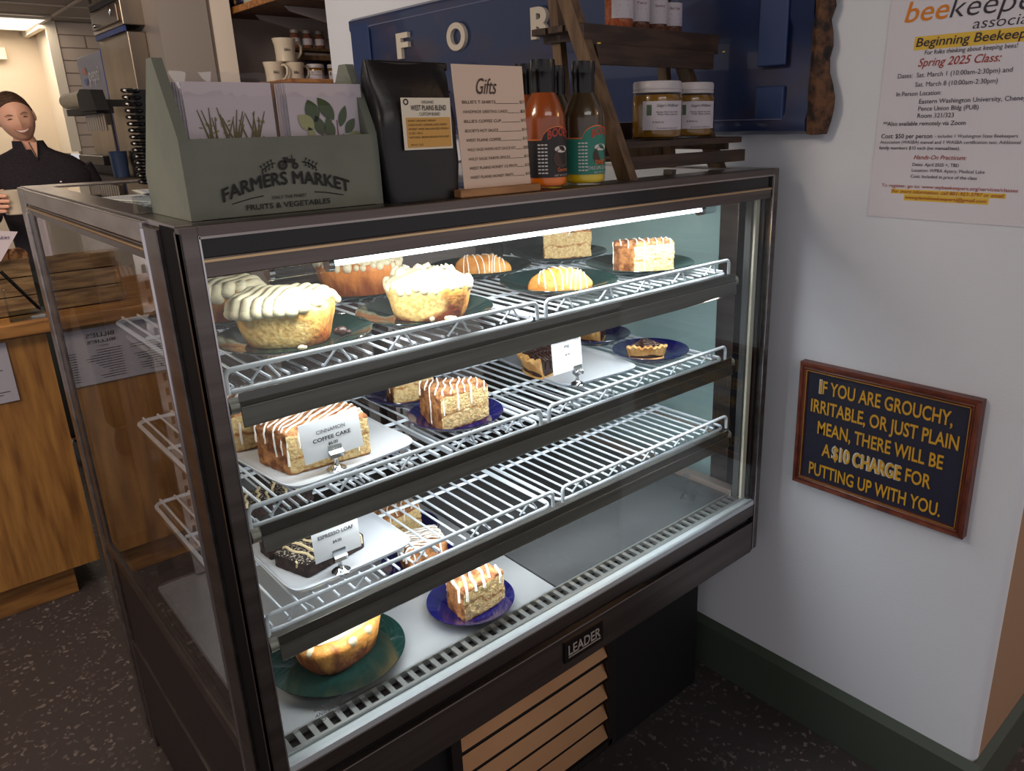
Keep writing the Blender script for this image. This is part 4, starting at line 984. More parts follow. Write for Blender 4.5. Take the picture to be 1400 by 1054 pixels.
# --- sauce bottles
def bottle(x, y, sauce, labelc, label, printed, cap=blackm):
    t = thing('sauce_bottle', label, 'bottle', (x, y, TZ), 0, 'sauce bottles on the case')
    pf = [(0, 0.001), (0.030, 0.0), (0.0345, 0.003), (0.0355, 0.010), (0.0355, 0.108), (0.034, 0.118), (0.028, 0.134), (0.019, 0.150), (0.0165, 0.160), (0.0165, 0.166)]
    MB().lathe(pf, n=40).build('glass_body', pane('bottle_glass', (0.98, 0.98, 0.97, 1), 1.5), t, smooth=True)
    MB().lathe([(0, 0.021)] + [(r * 0.955, max(z, 0.021)) for r, z in pf[3:] if z < 0.151] + [(0, 0.150)], n=40).build('sauce', sauce[0], t, smooth=True)
    MB().lathe([(0, 0.003), (0.0290, 0.003), (0.0330, 0.006), (0.0339, 0.010), (0.0339, 0.0208), (0, 0.0208)], n=40).build('lit_sauce_base', sauce[1], t, smooth=True)  # bottle foot coloured brighter, as lit from the case below
    MB().lathe([(0.0175, 0.140), (0.0195, 0.158), (0.0195, 0.178), (0.0205, 0.180), (0.0205, 0.186), (0.0195, 0.199), (0, 0.199)], n=32).build('cap', cap, t, smooth=True)
    # wrap label: curved sheet around the front
    lb = MB(); n = 30; a0, a1 = math.radians(-200), math.radians(-20)
    def P(a, z, r=0.0361): return (r * math.cos(a), r * math.sin(a), z)
    for i in range(n):
        a, b = a0 + (a1 - a0) * i / n, a0 + (a1 - a0) * (i + 1) / n
        za = 0.076 + (0.020 * math.sqrt(max(0, 1 - ((a - math.radians(-95)) / 0.75) ** 2)) if abs(a - math.radians(-95)) < 0.75 else 0)
        zb_ = 0.076 + (0.020 * math.sqrt(max(0, 1 - ((b - math.radians(-95)) / 0.75) ** 2)) if abs(b - math.radians(-95)) < 0.75 else 0)
        lb.add([P(a, 0.018), P(b, 0.018), P(b, zb_), P(a, za)], [(0, 1, 2, 3)], 0)
        lb.add([P(a, za, 0.0363), P(b, zb_, 0.0363), P(b, zb_ + 0.002, 0.0363), P(a, za + 0.002, 0.0363)], [(0, 1, 2, 3)], 1)
    for (txt, ac, z, wd, hh, mi, bo) in printed:
        tmp = addtext(MB(), txt, (0, 0, 0), (1, 0, 0), (0, 1, 0), wd, hh, bo, align='C', off=0)
        vs = [P(math.radians(ac) + v[0] / 0.0368, z + v[1] + (0.006 * (1 - (v[0] / (wd / 2)) ** 2) if hh > 0.009 else 0), 0.0368) for v in tmp.v]
        lb.add(vs, tmp.f, mi)
    rnd = random.Random(int(x * 100))
    # plain abstract picture field: a grey-brown oval with a pale band
    for (ac, z, ra, rz_, mi) in ((-84, 0.048, 0.017, 0.015, 3), (-84, 0.062, 0.014, 0.0055, 2)):
        pts = [P(math.radians(ac) + ra * math.cos(2 * PI * k / 20) / 0.0366, z + rz_ * math.sin(2 * PI * k / 20), 0.0366 + 0.0001 * mi) for k in range(20)]
        lb.add(pts, [list(range(20))], mi)
    for i in range(9):
        z = 0.024 + i * 0.0055
        for k in range(3):
            a = math.radians(-150 + k * 9); lb.add([P(a, z), P(a + 0.12, z), P(a + 0.12, z + 0.0022), P(a, z + 0.0022)], [(0, 1, 2, 3)], 2)
            lb.v[-4:] = [(v[0] * 1.012, v[1] * 1.012, v[2]) for v in lb.v[-4:]]
    lb.build('label', [labelc, mat('label_orange', (206, 106, 50), 0.5), mat('label_white', (206, 200, 196), 0.5), mat('label_brown', (66, 46, 40), 0.5), mat('label_red', (170, 60, 44), 0.5), mat('label_tan', (150, 118, 96), 0.5)], t, label='printed wrap label')
    return t
orangeS = (mat('orange_sauce', (142, 66, 20), 0.25), mat('lit_orange_sauce', (236, 120, 20), 0.25))
yellowS = (mat('dark_herb_sauce', (66, 50, 30), 0.25), mat('lit_yellow_sauce', (222, 190, 24), 0.25))
blklab = mat('label_black', (34, 28, 32), 0.45); teallab = mat('label_teal', (40, 120, 104), 0.45)
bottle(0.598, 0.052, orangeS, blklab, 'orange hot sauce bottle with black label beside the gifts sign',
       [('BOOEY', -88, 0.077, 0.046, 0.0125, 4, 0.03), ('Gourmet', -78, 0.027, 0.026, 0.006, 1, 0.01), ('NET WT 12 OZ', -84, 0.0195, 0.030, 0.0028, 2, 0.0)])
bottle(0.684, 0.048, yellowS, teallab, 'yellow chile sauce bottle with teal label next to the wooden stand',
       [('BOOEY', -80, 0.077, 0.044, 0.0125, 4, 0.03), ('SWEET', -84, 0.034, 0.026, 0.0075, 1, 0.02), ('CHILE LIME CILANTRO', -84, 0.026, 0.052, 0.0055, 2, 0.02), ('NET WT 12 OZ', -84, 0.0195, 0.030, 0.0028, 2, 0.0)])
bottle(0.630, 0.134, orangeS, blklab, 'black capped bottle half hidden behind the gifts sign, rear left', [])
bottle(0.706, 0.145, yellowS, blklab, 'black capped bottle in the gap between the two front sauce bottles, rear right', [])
# --- wooden display ladder
ld = thing('display_ladder', 'dark brown wooden step ladder stand holding honey and spice jars', 'stand', (0.0, 0.0, TZ), 0)
def bar(mb, p, q, wx_, wy): # square section bar from p to q
    p, q = Vector(p), Vector(q)
    v = []
    for c in (p, q):
        v += [(c.x - wx_ / 2, c.y - wy / 2, c.z), (c.x + wx_ / 2, c.y - wy / 2, c.z), (c.x + wx_ / 2, c.y + wy / 2, c.z), (c.x - wx_ / 2, c.y + wy / 2, c.z)]
    return mb.add(v, [(0, 3, 2, 1), (4, 5, 6, 7), (0, 1, 5, 4), (1, 2, 6, 5), (2, 3, 7, 6), (3, 0, 4, 7)])
for x, yb_, dx in ((0.790, 0.045, 0.030), (1.160, 0.120, -0.030)):
    bar(MB(), (x, yb_, 0.0), (x - 0.012, yb_ + 0.255, 0.56), 0.020, 0.034).build('front_leg', walnutv, ld)
    bar(MB(), (x + dx, 0.230, 0.0), (x + dx, 0.29, 0.56), 0.016, 0.024).build('rear_leg', walnutv, ld)
    for zz, ye in ((0.048, 0.225), (0.258, 0.285)):
        MB().box(x + dx * 0.65 - 0.006, x + dx * 0.65 + 0.006, 0.062 + zz * 0.42, ye, zz - 0.008, zz + 0.005).build('step_support', walnut, ld)
    MB().lathe([(0, 0), (0.004, 0), (0.004, 0.002), (0, 0.003)], n=14).build('screw_head', mat('brass', (190, 160, 80), 0.3, 1.0), ld, loc=(x - 0.004, 0.112, 0.236))
for (zt_, yf, x0, x1) in ((0.066, 0.062, 0.795, 1.165), (0.275, 0.150, 0.775, 1.175)):
    for i in range(3): MB().box(x0, x1, yf + i * 0.048, yf + i * 0.048 + 0.040, zt_ - 0.012, zt_).build('step_slat', walnut, ld, bevel=0.001)
    MB().box(x0, x1, yf - 0.010, yf, zt_ - 0.050 if zt_ < 0.2 else zt_ - 0.040, zt_ - 0.026 if zt_ < 0.2 else zt_ - 0.002).build('front_slat', walnut, ld, bevel=0.001)
MB().box(0.80, 1.145, 0.128, 0.140, 0.203, 0.238).build('cross_rail', walnut, ld, bevel=0.001)
MB().box(0.80, 1.07, 0.205, 0.217, 0.028, 0.050).build('cross_rail', walnutv, ld, bevel=0.001)
MB().box(0.80, 1.15, 0.250, 0.258, 0.02, 0.10).build('cross_rail', walnut, ld, bevel=0.001)
# --- honey jars
def honey(x, y, z, label, r=0.050, h=0.108):
    t = thing('honey_jar', label, 'jar', (x, y, z), 0, 'honey jars with white lids')
    pf = [(0, 0), (0.88 * r, 0), (0.97 * r, 0.004), (r, 0.012), (r, h * 0.70), (0.95 * r, h * 0.78), (0.86 * r, h * 0.82), (0.86 * r, h * 0.9)]
    MB().lathe(pf, n=40).build('glass_body', pane('jar_glass', (0.98, 0.98, 0.96, 1), 1.5), t, smooth=True)
    MB().lathe([(0, 0.003), (0.84 * r, 0.003), (0.93 * r, 0.006), (0.955 * r, 0.012), (0.955 * r, h * 0.70), (0.9 * r, h * 0.77), (0, h * 0.78)], n=40).build('honey', mat('honey_fill', (120, 84, 22), 0.2), t, smooth=True)
    MB().lathe([(0.90 * r, h * 0.80), (0.945 * r, h * 0.81), (0.945 * r, h * 0.85), (0.925 * r, h * 0.86), (0.945 * r, h * 0.87), (0.945 * r, h * 0.97), (0.90 * r, h), (0, h)], n=40).build('lid', mat('white_lid', (178, 172, 176), 0.4), t, smooth=True)
    lb = MB(); n = 16; a0, a1 = math.radians(-172), math.radians(-72); R2 = r * 1.012
    for i in range(n):
        a, b = a0 + (a1 - a0) * i / n, a0 + (a1 - a0) * (i + 1) / n
        lb.add([(R2 * math.cos(a), R2 * math.sin(a), h * 0.17), (R2 * math.cos(b), R2 * math.sin(b), h * 0.17), (R2 * math.cos(b), R2 * math.sin(b), h * 0.66), (R2 * math.cos(a), R2 * math.sin(a), h * 0.66)], [(0, 1, 2, 3)], 0)
    for k, (txt, zz, wd, hh, off_) in enumerate((("Geiger's Wildflower", 0.56, 0.046, 0.0055, 0.008), ('Honey from our own', 0.46, 0.046, 0.0036, 0.006), ('West Plains apiaries', 0.42, 0.044, 0.0036, 0.008), ('(509) 555', 0.37, 0.02, 0.003, 0.018), ('8 fluid oz.', 0.29, 0.022, 0.0036, -0.012), ('Do not feed to infants under 1', 0.19, 0.046, 0.0026, 0.008))):
        if k == 3: continue
        tmp = addtext(MB(), txt, (0, 0, 0), (1, 0, 0), (0, 1, 0), wd, hh, 0.004, 0.25, align='C', off=0)
        am = math.radians(-122)
        lb.add([(R2 * 1.004 * math.cos(am + (v[0] + off_) / r), R2 * 1.004 * math.sin(am + (v[0] + off_) / r), h * zz + v[1]) for v in tmp.v], tmp.f, 1)
    a = math.radians(-162)
    lb.add([(R2 * 1.004 * math.cos(q), R2 * 1.004 * math.sin(q), zz) for q, zz in ((a, h * 0.42), (a + 0.2, h * 0.42), (a + 0.2, h * 0.6), (a, h * 0.6))], [(0, 1, 2, 3)], 2)
    lb.build('label', [mat('label_lilac', (186, 178, 186), 0.6), ink, mat('label_photo', (74, 92, 70), 0.6)], t, label='white printed honey label')
    return t
honey(0.944, 0.110, TZ + 0.0665, 'white lidded honey jar, left of the pair on the lower step')
honey(1.066, 0.125, TZ + 0.0665, 'white lidded honey jar, right of the pair on the lower step')
def spice(x, y, z, label, c1, i, r=0.024, h=0.085):
    t = thing('spice_jar', label, 'jar', (x, y, z), 0, 'spice jars on the upper step')
    MB().lathe([(0, 0), (0.9 * r, 0), (r, 0.004), (r, h * 0.72), (0.85 * r, h * 0.8), (0.85 * r, h * 0.84)], n=28).build('glass_body', pane('jar_glass', (0.98, 0.98, 0.96, 1), 1.5), t, smooth=True)
    MB().lathe([(0, 0.003), (0.86 * r, 0.003), (0.94 * r, 0.006), (0.94 * r, h * 0.66), (0, h * 0.67)], n=28).build('spice', c1, t, smooth=True)
    MB().lathe([(0.9 * r, h * 0.84), (0.95 * r, h * 0.85), (0.95 * r, h), (0, h)], n=28).build('lid', blackmatte, t, smooth=True)
    lb = MB(); n = 12; a0, a1 = math.radians(-165), math.radians(-60)
    for k in range(n):
        a, b = a0 + (a1 - a0) * k / n, a0 + (a1 - a0) * (k + 1) / n
        lb.add([(r * 1.02 * math.cos(q), r * 1.02 * math.sin(q), zz) for q, zz in ((a, h * 0.2), (b, h * 0.2), (b, h * 0.66), (a, h * 0.66))], [(0, 1, 2, 3)], 0)
    for zz, wd in ((0.42, 0.018), (0.33, 0.026), (0.25, 0.03)):
        am = math.radians(-115); lb.add([(r * 1.03 * math.cos(am + q / r), r * 1.03 * math.sin(am + q / r), h * zz + dz) for q, dz in ((-wd / 2, 0), (wd / 2, 0), (wd / 2, 0.0015), (-wd / 2, 0.0015))], [(0, 1, 2, 3)], 1)
    tmp = addtext(MB(), ('Rub', 'Taco', 'Savory', 'Red Chile')[i], (0, 0, 0), (1, 0, 0), (0, 1, 0), 0.022, 0.005, 0.01, align='C', off=0); am = math.radians(-115)
    lb.add([(r * 1.03 * math.cos(am + v[0] / r), r * 1.03 * math.sin(am + v[0] / r), h * 0.52 + v[1]) for v in tmp.v], tmp.f, 2)
    lb.build('label', [mat('label_lilac', (186, 178, 186), 0.6), ink, mat('label_maroon', (120, 50, 50), 0.6)], t)
s1 = mat('spice_rust', (176, 92, 50), 0.8, 0, (150, 70, 40), 200); s2 = mat('spice_brown', (120, 74, 52), 0.8, 0, (90, 50, 36), 200)
for i, (x, y, m, wd) in enumerate(((0.942, 0.212, s1, 'first rust coloured spice jar from the left on the upper step'), (1.010, 0.225, s2, 'second spice jar from the left on the upper step'), (1.075, 0.232, s2, 'third spice jar from the left on the upper step'), (1.132, 0.240, s2, 'rightmost spice jar on the upper step with a red title'))):
    spice(x, y, TZ + 0.2755, wd, m, i, r=0.029 if i == 0 else 0.026, h=0.10)
tag(MB().lathe([(0, 0), (0.012, 0), (0.014, 0.002), (0.028, 0.018), (0.027, 0.018), (0.012, 0.003), (0, 0.003)], n=32).build('white_dish', mat('white_dish', (210, 206, 204), 0.4), smooth=True, loc=(0.905, 0.26, TZ + 0.066)), 'small white dish behind the honey jars on the wooden stand', 'dish')
# --- spiral notebook behind the crate
nbk = thing('spiral_notebook', 'black spiral bound notebook standing upright behind the green crate', 'notebook', (0.185, 0.82, TZ), 0)
MB().box(0.004, 0.10, -0.004, 0.010, 0.0, 0.185).build('cover', blackmatte, nbk)
cm = MB().tube([(0.014 * math.cos(a), 0.012 * math.sin(a) + 0.002, 0.0 + 0.0015 * math.sin(a)) for a in [2 * PI * i / 14 for i in range(15)]], 0.0038, 8, cap=False).mesh('coil', blackm, True)
for i in range(15):
    o = bpy.data.objects.new('coil', cm); C.objects.link(o); o.parent = nbk; o.location = (0.0, 0, 0.008 + i * 0.0125)
# --- sheets lying on the glass top
for (x, y, rz, label) in ((0.125, 0.50, 0.25, 'lined paper sheet lying on the case top left of the crate'), (0.19, 0.62, -0.1, 'gridded price sheet lying on the case top behind the crate')):
    t = thing('paper_sheet', label, 'paper', (x, y, TZ - 0.0015), rz, 'paper sheets on the case top')
    MB().box(-0.07, 0.07, -0.1, 0.1, 0, 0.0006).build('sheet', mat('sheet_paper', (196, 196, 190), 0.7), t)
    pr = MB()
    for i in range(14): pr.box(-0.06, 0.06, -0.09 + i * 0.013, -0.0885 + i * 0.013, 0.0006, 0.0009)
    for i in range(5): pr.box(-0.06 + i * 0.03, -0.0585 + i * 0.03, -0.09, 0.09, 0.0006, 0.0009)
    pr.build('printed_lines', mat('blue_grey_ink', (110, 126, 160), 0.7), t)
tag(MB().prism([(-0.012, 0), (0.012, 0), (0.006, 0.022), (-0.006, 0.022)], 0, -0.012, 0.012).build('clear_stand_block', pane('thick_plastic', (0.82, 0.86, 0.88, 1), 1.7), loc=(0.022, 0.21, TZ)), 'small clear acrylic foot at the left side of the green crate', 'holder')

# ================================================================== RIGHT WALL OBJECTS
# --- blue truck tailgate
tg = thing('truck_tailgate', 'blue metal truck tailgate hung on the wall with raised white letters', 'tailgate', (WX, 0, 0), 0)
bluem = mat('tailgate_blue', (32, 46, 84), 0.38, 0.2, (58, 50, 66), 3.2, 0.03, 20, (1, 1.2, 2.6), lo=0.50, hi=0.72, coat=0.3)
rows = []
prof = [(-0.003, 1.502), (-0.030, 1.500), (-0.044, 1.508), (-0.046, 1.530), (-0.038, 1.545), (-0.036, 1.60), (-0.030, 1.635), (-0.030, 1.715), (-0.040, 1.735), (-0.040, 1.872), (-0.046, 1.885), (-0.046, 1.915), (-0.030, 1.925), (-0.003, 1.925)]
NY = 60
for i in range(NY + 1):
    y = -0.035 + (1.905 + 0.035) * i / NY
    rows.append([(x + 0.0015 * noise.noise(Vector((y * 5, z * 8, 0))), y, z + (0.004 * noise.noise(Vector((y * 9, 3, 1))) if z < 1.52 else 0)) for x, z in prof])
MB().hull(rows).build('skin', bluem, tg, smooth=True)
MB().box(-0.049, -0.040, 1.76, 1.895, 1.53, 1.90).build('end_channel', mat('tailgate_edge_blue', (38, 56, 98), 0.4, 0.2), tg, bevel=0.004)
MB().box(-0.047, -0.040, 0.02, 0.09, 1.64, 1.92).box(-0.047, -0.036, 0.02, 0.09, 1.53, 1.60).build('end_channel', mat('tailgate_edge_blue', (38, 56, 98), 0.4, 0.2), tg, bevel=0.003)
for y0_, y1_, z0_, z1_ in ((0.02, 1.88, 1.5305, 1.533), (0.02, 1.88, 1.884, 1.888)): MB().box(-0.0475, -0.044, y0_, y1_, z0_, z1_).build('crease', mat('tailgate_crease', (96, 100, 130), 0.4, 0.2), tg)
# rusty torn end
rs = []
for i in range(18):
    z = 1.500 + 0.42 * i / 17
    y0_ = -0.037; bulge = 0.030 + 0.012 * noise.noise(Vector((z * 30, 0, 0))) + (0.026 if z < 1.62 else 0) * (1 - abs(z - 1.56) / 0.08 if abs(z - 1.56) < 0.08 else 0)
    ring = []
    for k in range(8):
        a = 2 * PI * k / 8
        p = Vector((-0.024 + 0.022 * math.cos(a), y0_ - bulge * 0.4 + bulge * 0.6 * math.sin(a), z)); p += noise.noise_vector(p * 60) * 0.004; p.x = min(p.x, -0.002); ring.append(tuple(p))
    rs.append(ring)
MB().hull(rs).build('rusted_edge', mat('rust', (96, 64, 44), 0.8, 0, (34, 24, 22), 40, 0.9, 80), tg, label='rusted torn right edge')
# letters standing proud, read from far to near
for ch, yc, wd in (('F', 1.528, 0.075), ('O', 1.207, 0.100), ('R', 0.795, 0.090), ('D', 0.46, 0.095)):
    cu = bpy.data.curves.new('t', 'FONT'); cu.body = ch; cu.size = 1; cu.offset = 0.035; cu.extrude = 0.05
    ob = bpy.data.objects.new('t', cu); C.objects.link(ob); me = bpy.data.meshes.new_from_object(ob.evaluated_get(bpy.context.evaluated_depsgraph_get())); bpy.data.objects.remove(ob)
    xs = [v.co.x for v in me.vertices]; ys = [v.co.y for v in me.vertices]; x0_, x1_ = min(xs), max(xs); y0_, y1_ = min(ys), max(ys)
    mb = MB(); mb.add([(-0.046 - (v.co.z * 0.12), yc + wd / 2 - (v.co.x - x0_) / (x1_ - x0_) * wd, 1.760 + (v.co.y - y0_) / (y1_ - y0_) * 0.082) for v in me.vertices], [list(p.vertices) for p in me.polygons])
    mb.build('raised_letter', mat('cream_letter', (196, 186, 172), 0.5), tg)
tag(MB().lathe([(0, 0), (0.002, 0.0), (0.003, 0.02), (0, 0.02)], n=8).build('rust_stain_nail', mat('rust', (96, 64, 44), 0.8)), 'x', 'x')
bpy.data.objects.remove(bpy.data.objects['rust_stain_nail'])
# --- poster
ps = thing('beekeeping_poster', 'large white beekeeping class poster with yellow highlighted lines', 'poster', (WX, 0, 0), 0)
pm = MB().prism([(-0.170, 1.335), (-0.178, 1.80), (-0.66, 1.80), (-0.66, 1.335)], 0, -0.0022, -0.0006)
sh = pm.build('paper', mat('poster_paper', (206, 202, 212), 0.6), ps)
Xp, Up = (0, -1, 0), (0, 0, 1); xq = -0.0024
def hrow(ya, yb, za, zb): MB().add([(xq, ya, za), (xq, yb, za), (xq, yb, zb), (xq, ya, zb)], [(0, 1, 2, 3)]).build('highlight', mat('highlighter', (214, 176, 60), 0.6), sh)
hrow(-0.230, -0.50, 1.6505, 1.6745); hrow(-0.216, -0.430, 1.3835, 1.3925); hrow(-0.243, -0.402, 1.3710, 1.3830)
bk, og, rd = MB(), MB(), MB()
def pt(mb, s_, y0_, y1_, z, h, bold=0.0, shear=0.0): addtext(mb, s_, (xq - 0.0002, y0_, z), Xp, Up, abs(y1_ - y0_), h, bold, shear)
pt(og, 'bee', -0.207, -0.288, 1.7015, 0.036, 0.005, 0.2); pt(bk, 'keepers', -0.290, -0.475, 1.7015, 0.036, -0.006, 0.2)
pt(bk, 'association', -0.333, -0.475, 1.679, 0.018, -0.006, 0.15); pt(bk, 'west plains', -0.225, -0.44, 1.752, 0.026, -0.006, 0.15)
pt(bk, 'Beginning Beekeeping', -0.234, -0.455, 1.6565, 0.0155, 0.012, 0.15)
pt(bk, 'For folks thinking about keeping bees!', -0.252, -0.413, 1.6415, 0.0080, 0.002, 0.1)
pt(rd, 'Spring 2025 Class:', -0.242, -0.389, 1.621, 0.0145, 0.008, 0.3)
for s_, a, b, z, h, bo in (('Dates:  Sat. March 1 (10:00am-2:30pm) and', -0.205, -0.410, 1.602, 0.0085, 0.004), ('Sat. March 8 (10:00am-2:30pm)', -0.241, -0.388, 1.585, 0.0085, 0.004), ('In Person Location:', -0.206, -0.292, 1.569, 0.0082, 0.004),
                        ('Eastern Washington University, Cheney', -0.252, -0.440, 1.554, 0.0082, 0.004), ('Pence Union Bldg (PUB)', -0.252, -0.362, 1.541, 0.0082, 0.004), ('Room 321/323', -0.252, -0.320, 1.528, 0.0082, 0.004), ('**Also available remotely via Zoom', -0.185, -0.343, 1.514, 0.0080, 0.006),
                        ('Cost: $50 per person', -0.184, -0.285, 1.4905, 0.0082, 0.010), ('- includes 1 Washington State Beekeepers', -0.290, -0.435, 1.491, 0.0062, 0.0), ('Association (WASBA) manual and 1 WASBA certification test. Additional', -0.183, -0.441, 1.480, 0.0062, 0.0), ('family members $10 each (no manual/test).', -0.182, -0.339, 1.469, 0.0062, 0.006),
                        ('Dates: April 2025 +, TBD', -0.253, -0.341, 1.438, 0.0062, 0.005), ('Location: WPBA Apiary, Medical Lake', -0.253, -0.388, 1.427, 0.0062, 0.005), ('Cost: Included in price of the class', -0.252, -0.376, 1.4155, 0.0062, 0.005)):
    pt(bk, s_, a, b, z, h, bo)
pt(rd, 'Hands-On Practicum:', -0.254, -0.353, 1.451, 0.0080, 0.008, 0.3)
pt(rd, 'To register, go to: www.wpbeekeepers.org/services/classes', -0.195, -0.449, 1.396, 0.0064, 0.006)
pt(rd, 'For more information: call 801-923-3797 or email', -0.217, -0.427, 1.3855, 0.0062, 0.006, 0.2)
pt(rd, 'westplainsbeekeepers@gmail.com', -0.246, -0.399, 1.3745, 0.0062, 0.006, 0.2)
bk.build('lettering', mat('poster_ink', (52, 46, 58), 0.7), sh); og.build('lettering', mat('poster_orange', (208, 122, 30), 0.7), sh); rd.build('lettering', mat('poster_red', (150, 52, 44), 0.7), sh)
# --- framed sign, hanging slightly askew
sg = thing('framed_sign', 'framed navy sign with gold letters about grouchy customers', 'sign', (WX, -0.253, 0.845), 0)
sg.rotation_euler = (-0.006, 0, 0)
w2, h2, f = 0.1985, 0.1525, 0.020
MB().box(-0.016, -0.003, -w2 + 0.01, w2 - 0.01, -h2 + 0.01, h2 - 0.01).build('board', mat('navy_board', (34, 34, 54), 0.5), sg)
def moulding(p, q, nrm):
    p, q, nrm = Vector(p), Vector(q), Vector(nrm)
    prof = [(0, 0.0), (0, 0.022), (0.004, 0.027), (0.009, 0.026), (0.011, 0.022), (0.014, 0.024), (0.018, 0.020), (0.020, 0.015), (0.020, 0.0)]
    rows = []
    d = (q - p).normalized()
    for c, s_ in ((p, 1), (q, -1)):
        rows.append([tuple(c + nrm * a + d * (a * s_) + Vector((-b, 0, 0))) for a, b in prof])
    return MB().hull(rows)
frm = mat('mahogany_frame', (112, 56, 38), 0.35, 0, (84, 38, 28), 12, 0.03, 60, (9, 2, 2))
for p, q, nn in (((0, w2, h2), (0, -w2, h2), (0, 0, -1)), ((0, -w2, h2), (0, -w2, -h2), (0, 1, 0)), ((0, -w2, -h2), (0, w2, -h2), (0, 0, 1)), ((0, w2, -h2), (0, w2, h2), (0, -1, 0))):
    moulding(p, q, nn).build('frame_rail', frm, sg)
gm = MB()
for a, b, c, d in ((w2 - 0.0175, -w2 + 0.0175, h2 - 0.0195, h2 - 0.0175), (w2 - 0.0175, -w2 + 0.0175, -h2 + 0.0175, -h2 + 0.0195)): gm.box(-0.0225, -0.021, b, a, c, d)
for y_ in (w2 - 0.0185, -w2 + 0.0185): gm.box(-0.0225, -0.021, y_ - 0.001, y_ + 0.001, -h2 + 0.0175, h2 - 0.0175)
gm.build('gilt_line', mat('gilt', (190, 140, 70), 0.35, 0.6), sg)
gold = mat('gold_letter', (198, 148, 40), 0.5); silv = mat('silver_shadow', (196, 192, 184), 0.4)
tx_ = MB(); sd = MB(); xs_ = -0.0165
def st(s_, y0_, y1_, z, h=0.031, bo=0.018): addtext(tx_, s_, (xs_ - 0.0006, y0_ + 0.253, z - 0.845), Xp, Up, abs(y1_ - y0_), h, bo)
st('IF YOU ARE GROUCHY,', -0.106, -0.401, 0.930); st('IRRITABLE, OR JUST PLAIN', -0.087, -0.418, 0.8815); st('MEAN, THERE WILL BE', -0.108, -0.393, 0.831)
st('A', -0.123, -0.145, 0.779); st('$10 CHARGE', -0.151, -0.311, 0.778, 0.032, 0.022); st('FOR', -0.320, -0.374, 0.780); st('PUTTING UP WITH YOU.', -0.094, -0.400, 0.724)
addtext(sd, '$10 CHARGE', (xs_, -0.147 + 0.253, 0.778 - 0.845 - 0.001), Xp, Up, 0.161, 0.034, 0.034); addtext(sd, 'I', (xs_, -0.1035 + 0.253, 0.9295 - 0.845), Xp, Up, 0.0075, 0.033, 0.03)
tx_.build('lettering', gold, sg); sd.build('letter_shadow', silv, sg)

# ================================================================== OAK COUNTER BEHIND
ct = thing('service_counter', 'oak veneered service counter behind the glass case', 'counter', (0, 0, 0), 0)
MB().box(-2.2, 0.088, 1.93, 2.50, 0.105, 0.935).build('front_panel', oak, ct)
MB().box(-2.2, 0.008, 1.955, 2.48, 0.0, 0.105).build('plinth', oakd, ct)
MB().box(-2.2, 0.115, 1.895, 2.55, 0.940, 0.982).build('worktop', mat('oak_top', (160, 112, 60), 0.4, 0, (120, 80, 42), 5, 0.03, 60, (0.9, 9, 9), detail=6), ct, bevel=0.004)
MB().box(-2.2, 0.096, 1.915, 2.50, 0.935, 0.940).build('shadow_gap', blackmatte, ct)
# slatted crate front on the worktop
cr = thing('wooden_crate', 'rustic plank crate on the oak counter beside the woman', 'crate', (-0.06, 2.02, 0.9825), 0)
for i in range(3): MB().box(-0.28, 0.160, 0.0, 0.014, 0.004 + i * 0.060, 0.060 + i * 0.060).build('plank', mat('crate_plank', (140, 112, 76), 0.7, 0, (96, 70, 46), 8, 0.1, 60, (1.2, 9, 9), detail=6), cr, bevel=0.001)
MB().box(0.146, 0.160, 0.014, 0.24, 0.004, 0.184).build('end_plank', mat('crate_plank', (124, 88, 58), 0.7), cr)
MB().box(-0.28, 0.146, 0.014, 0.24, 0.004, 0.014).build('bottom_board', mat('crate_plank', (124, 88, 58), 0.7), cr)
for i in range(7):
    t = MB().lathe([(0, 0), (0.030, 0), (0.0315, 0.002), (0.0315, 0.010), (0.030, 0.012), (0, 0.012)], n=28).build('wood_round', mat('wood_slice', (176, 126, 80), 0.6, 0, (96, 60, 36), 60), smooth=True)
    t.rotation_euler = (PI / 2, 0, 0.5); t.location = (0.076 - i * 0.024, 2.055, 0.9965 + 0.0315 + 0.135)
    tag(t, ('rightmost', 'second from right', 'third from right', 'fourth from right', 'fifth from right', 'sixth from right', 'leftmost')[i] + ' wooden coaster of the row standing in the plank crate', 'coaster', 'wooden coasters in the crate')
tag(MB().box(-0.29, 0.145, 0.02, 0.235, 0.0, 0.117).build('paper_stuffing', mat('kraft', (120, 92, 66), 0.9), loc=(-0.06, 2.02, 0.9975)), 'brown packing board filling the plank crate under the coasters', 'packing')
# card with handwriting
t = thing('handwritten_card', 'white card with cursive writing leaning in the crate', 'sign', (-0.02, 1.995, 1.165), 0)
cc = MB().prism([(-0.14, 0.0), (0.045, 0.0), (0.106, 0.085), (-0.14, 0.125)], 1, -0.001, 0.001).build('card', mat('lilac_card', (214, 200, 208), 0.6), t)
addtext(MB(), 'cookies', (0.036, -0.0013, 0.066), X_, U_, 0.046, 0.012, 0.0, 0.35).build('lettering', mat('violet_ink', (70, 60, 110), 0.7), cc)
# acrylic holder with a black pen
t = thing('acrylic_stand', 'clear acrylic leaflet stand on the front edge of the oak counter', 'stand', (0.05, 1.94, 0.9825), 0)
thickp = pane('thick_plastic', (0.82, 0.86, 0.88, 1), 1.7)
for q in ((-0.045, 0.052, -0.012, -0.009, 0.0, 0.035), (-0.045, -0.042, -0.012, 0.02, 0.0, 0.105), (-0.045, 0.052, 0.018, 0.021, 0.0, 0.03), (-0.045, 0.052, -0.012, 0.021, 0.0, 0.003)):
    MB().box(*q).build('acrylic_panel', thickp, t)
tag(MB().tube([(0.012, 1.932, 1.142), (0.084, 1.928, 1.018), (0.089, 1.928, 1.010)], [0.0055, 0.0055, 0.002], 10).build('black_pen', blackm, smooth=True), 'black pen leaning diagonally in the acrylic stand', 'pen')
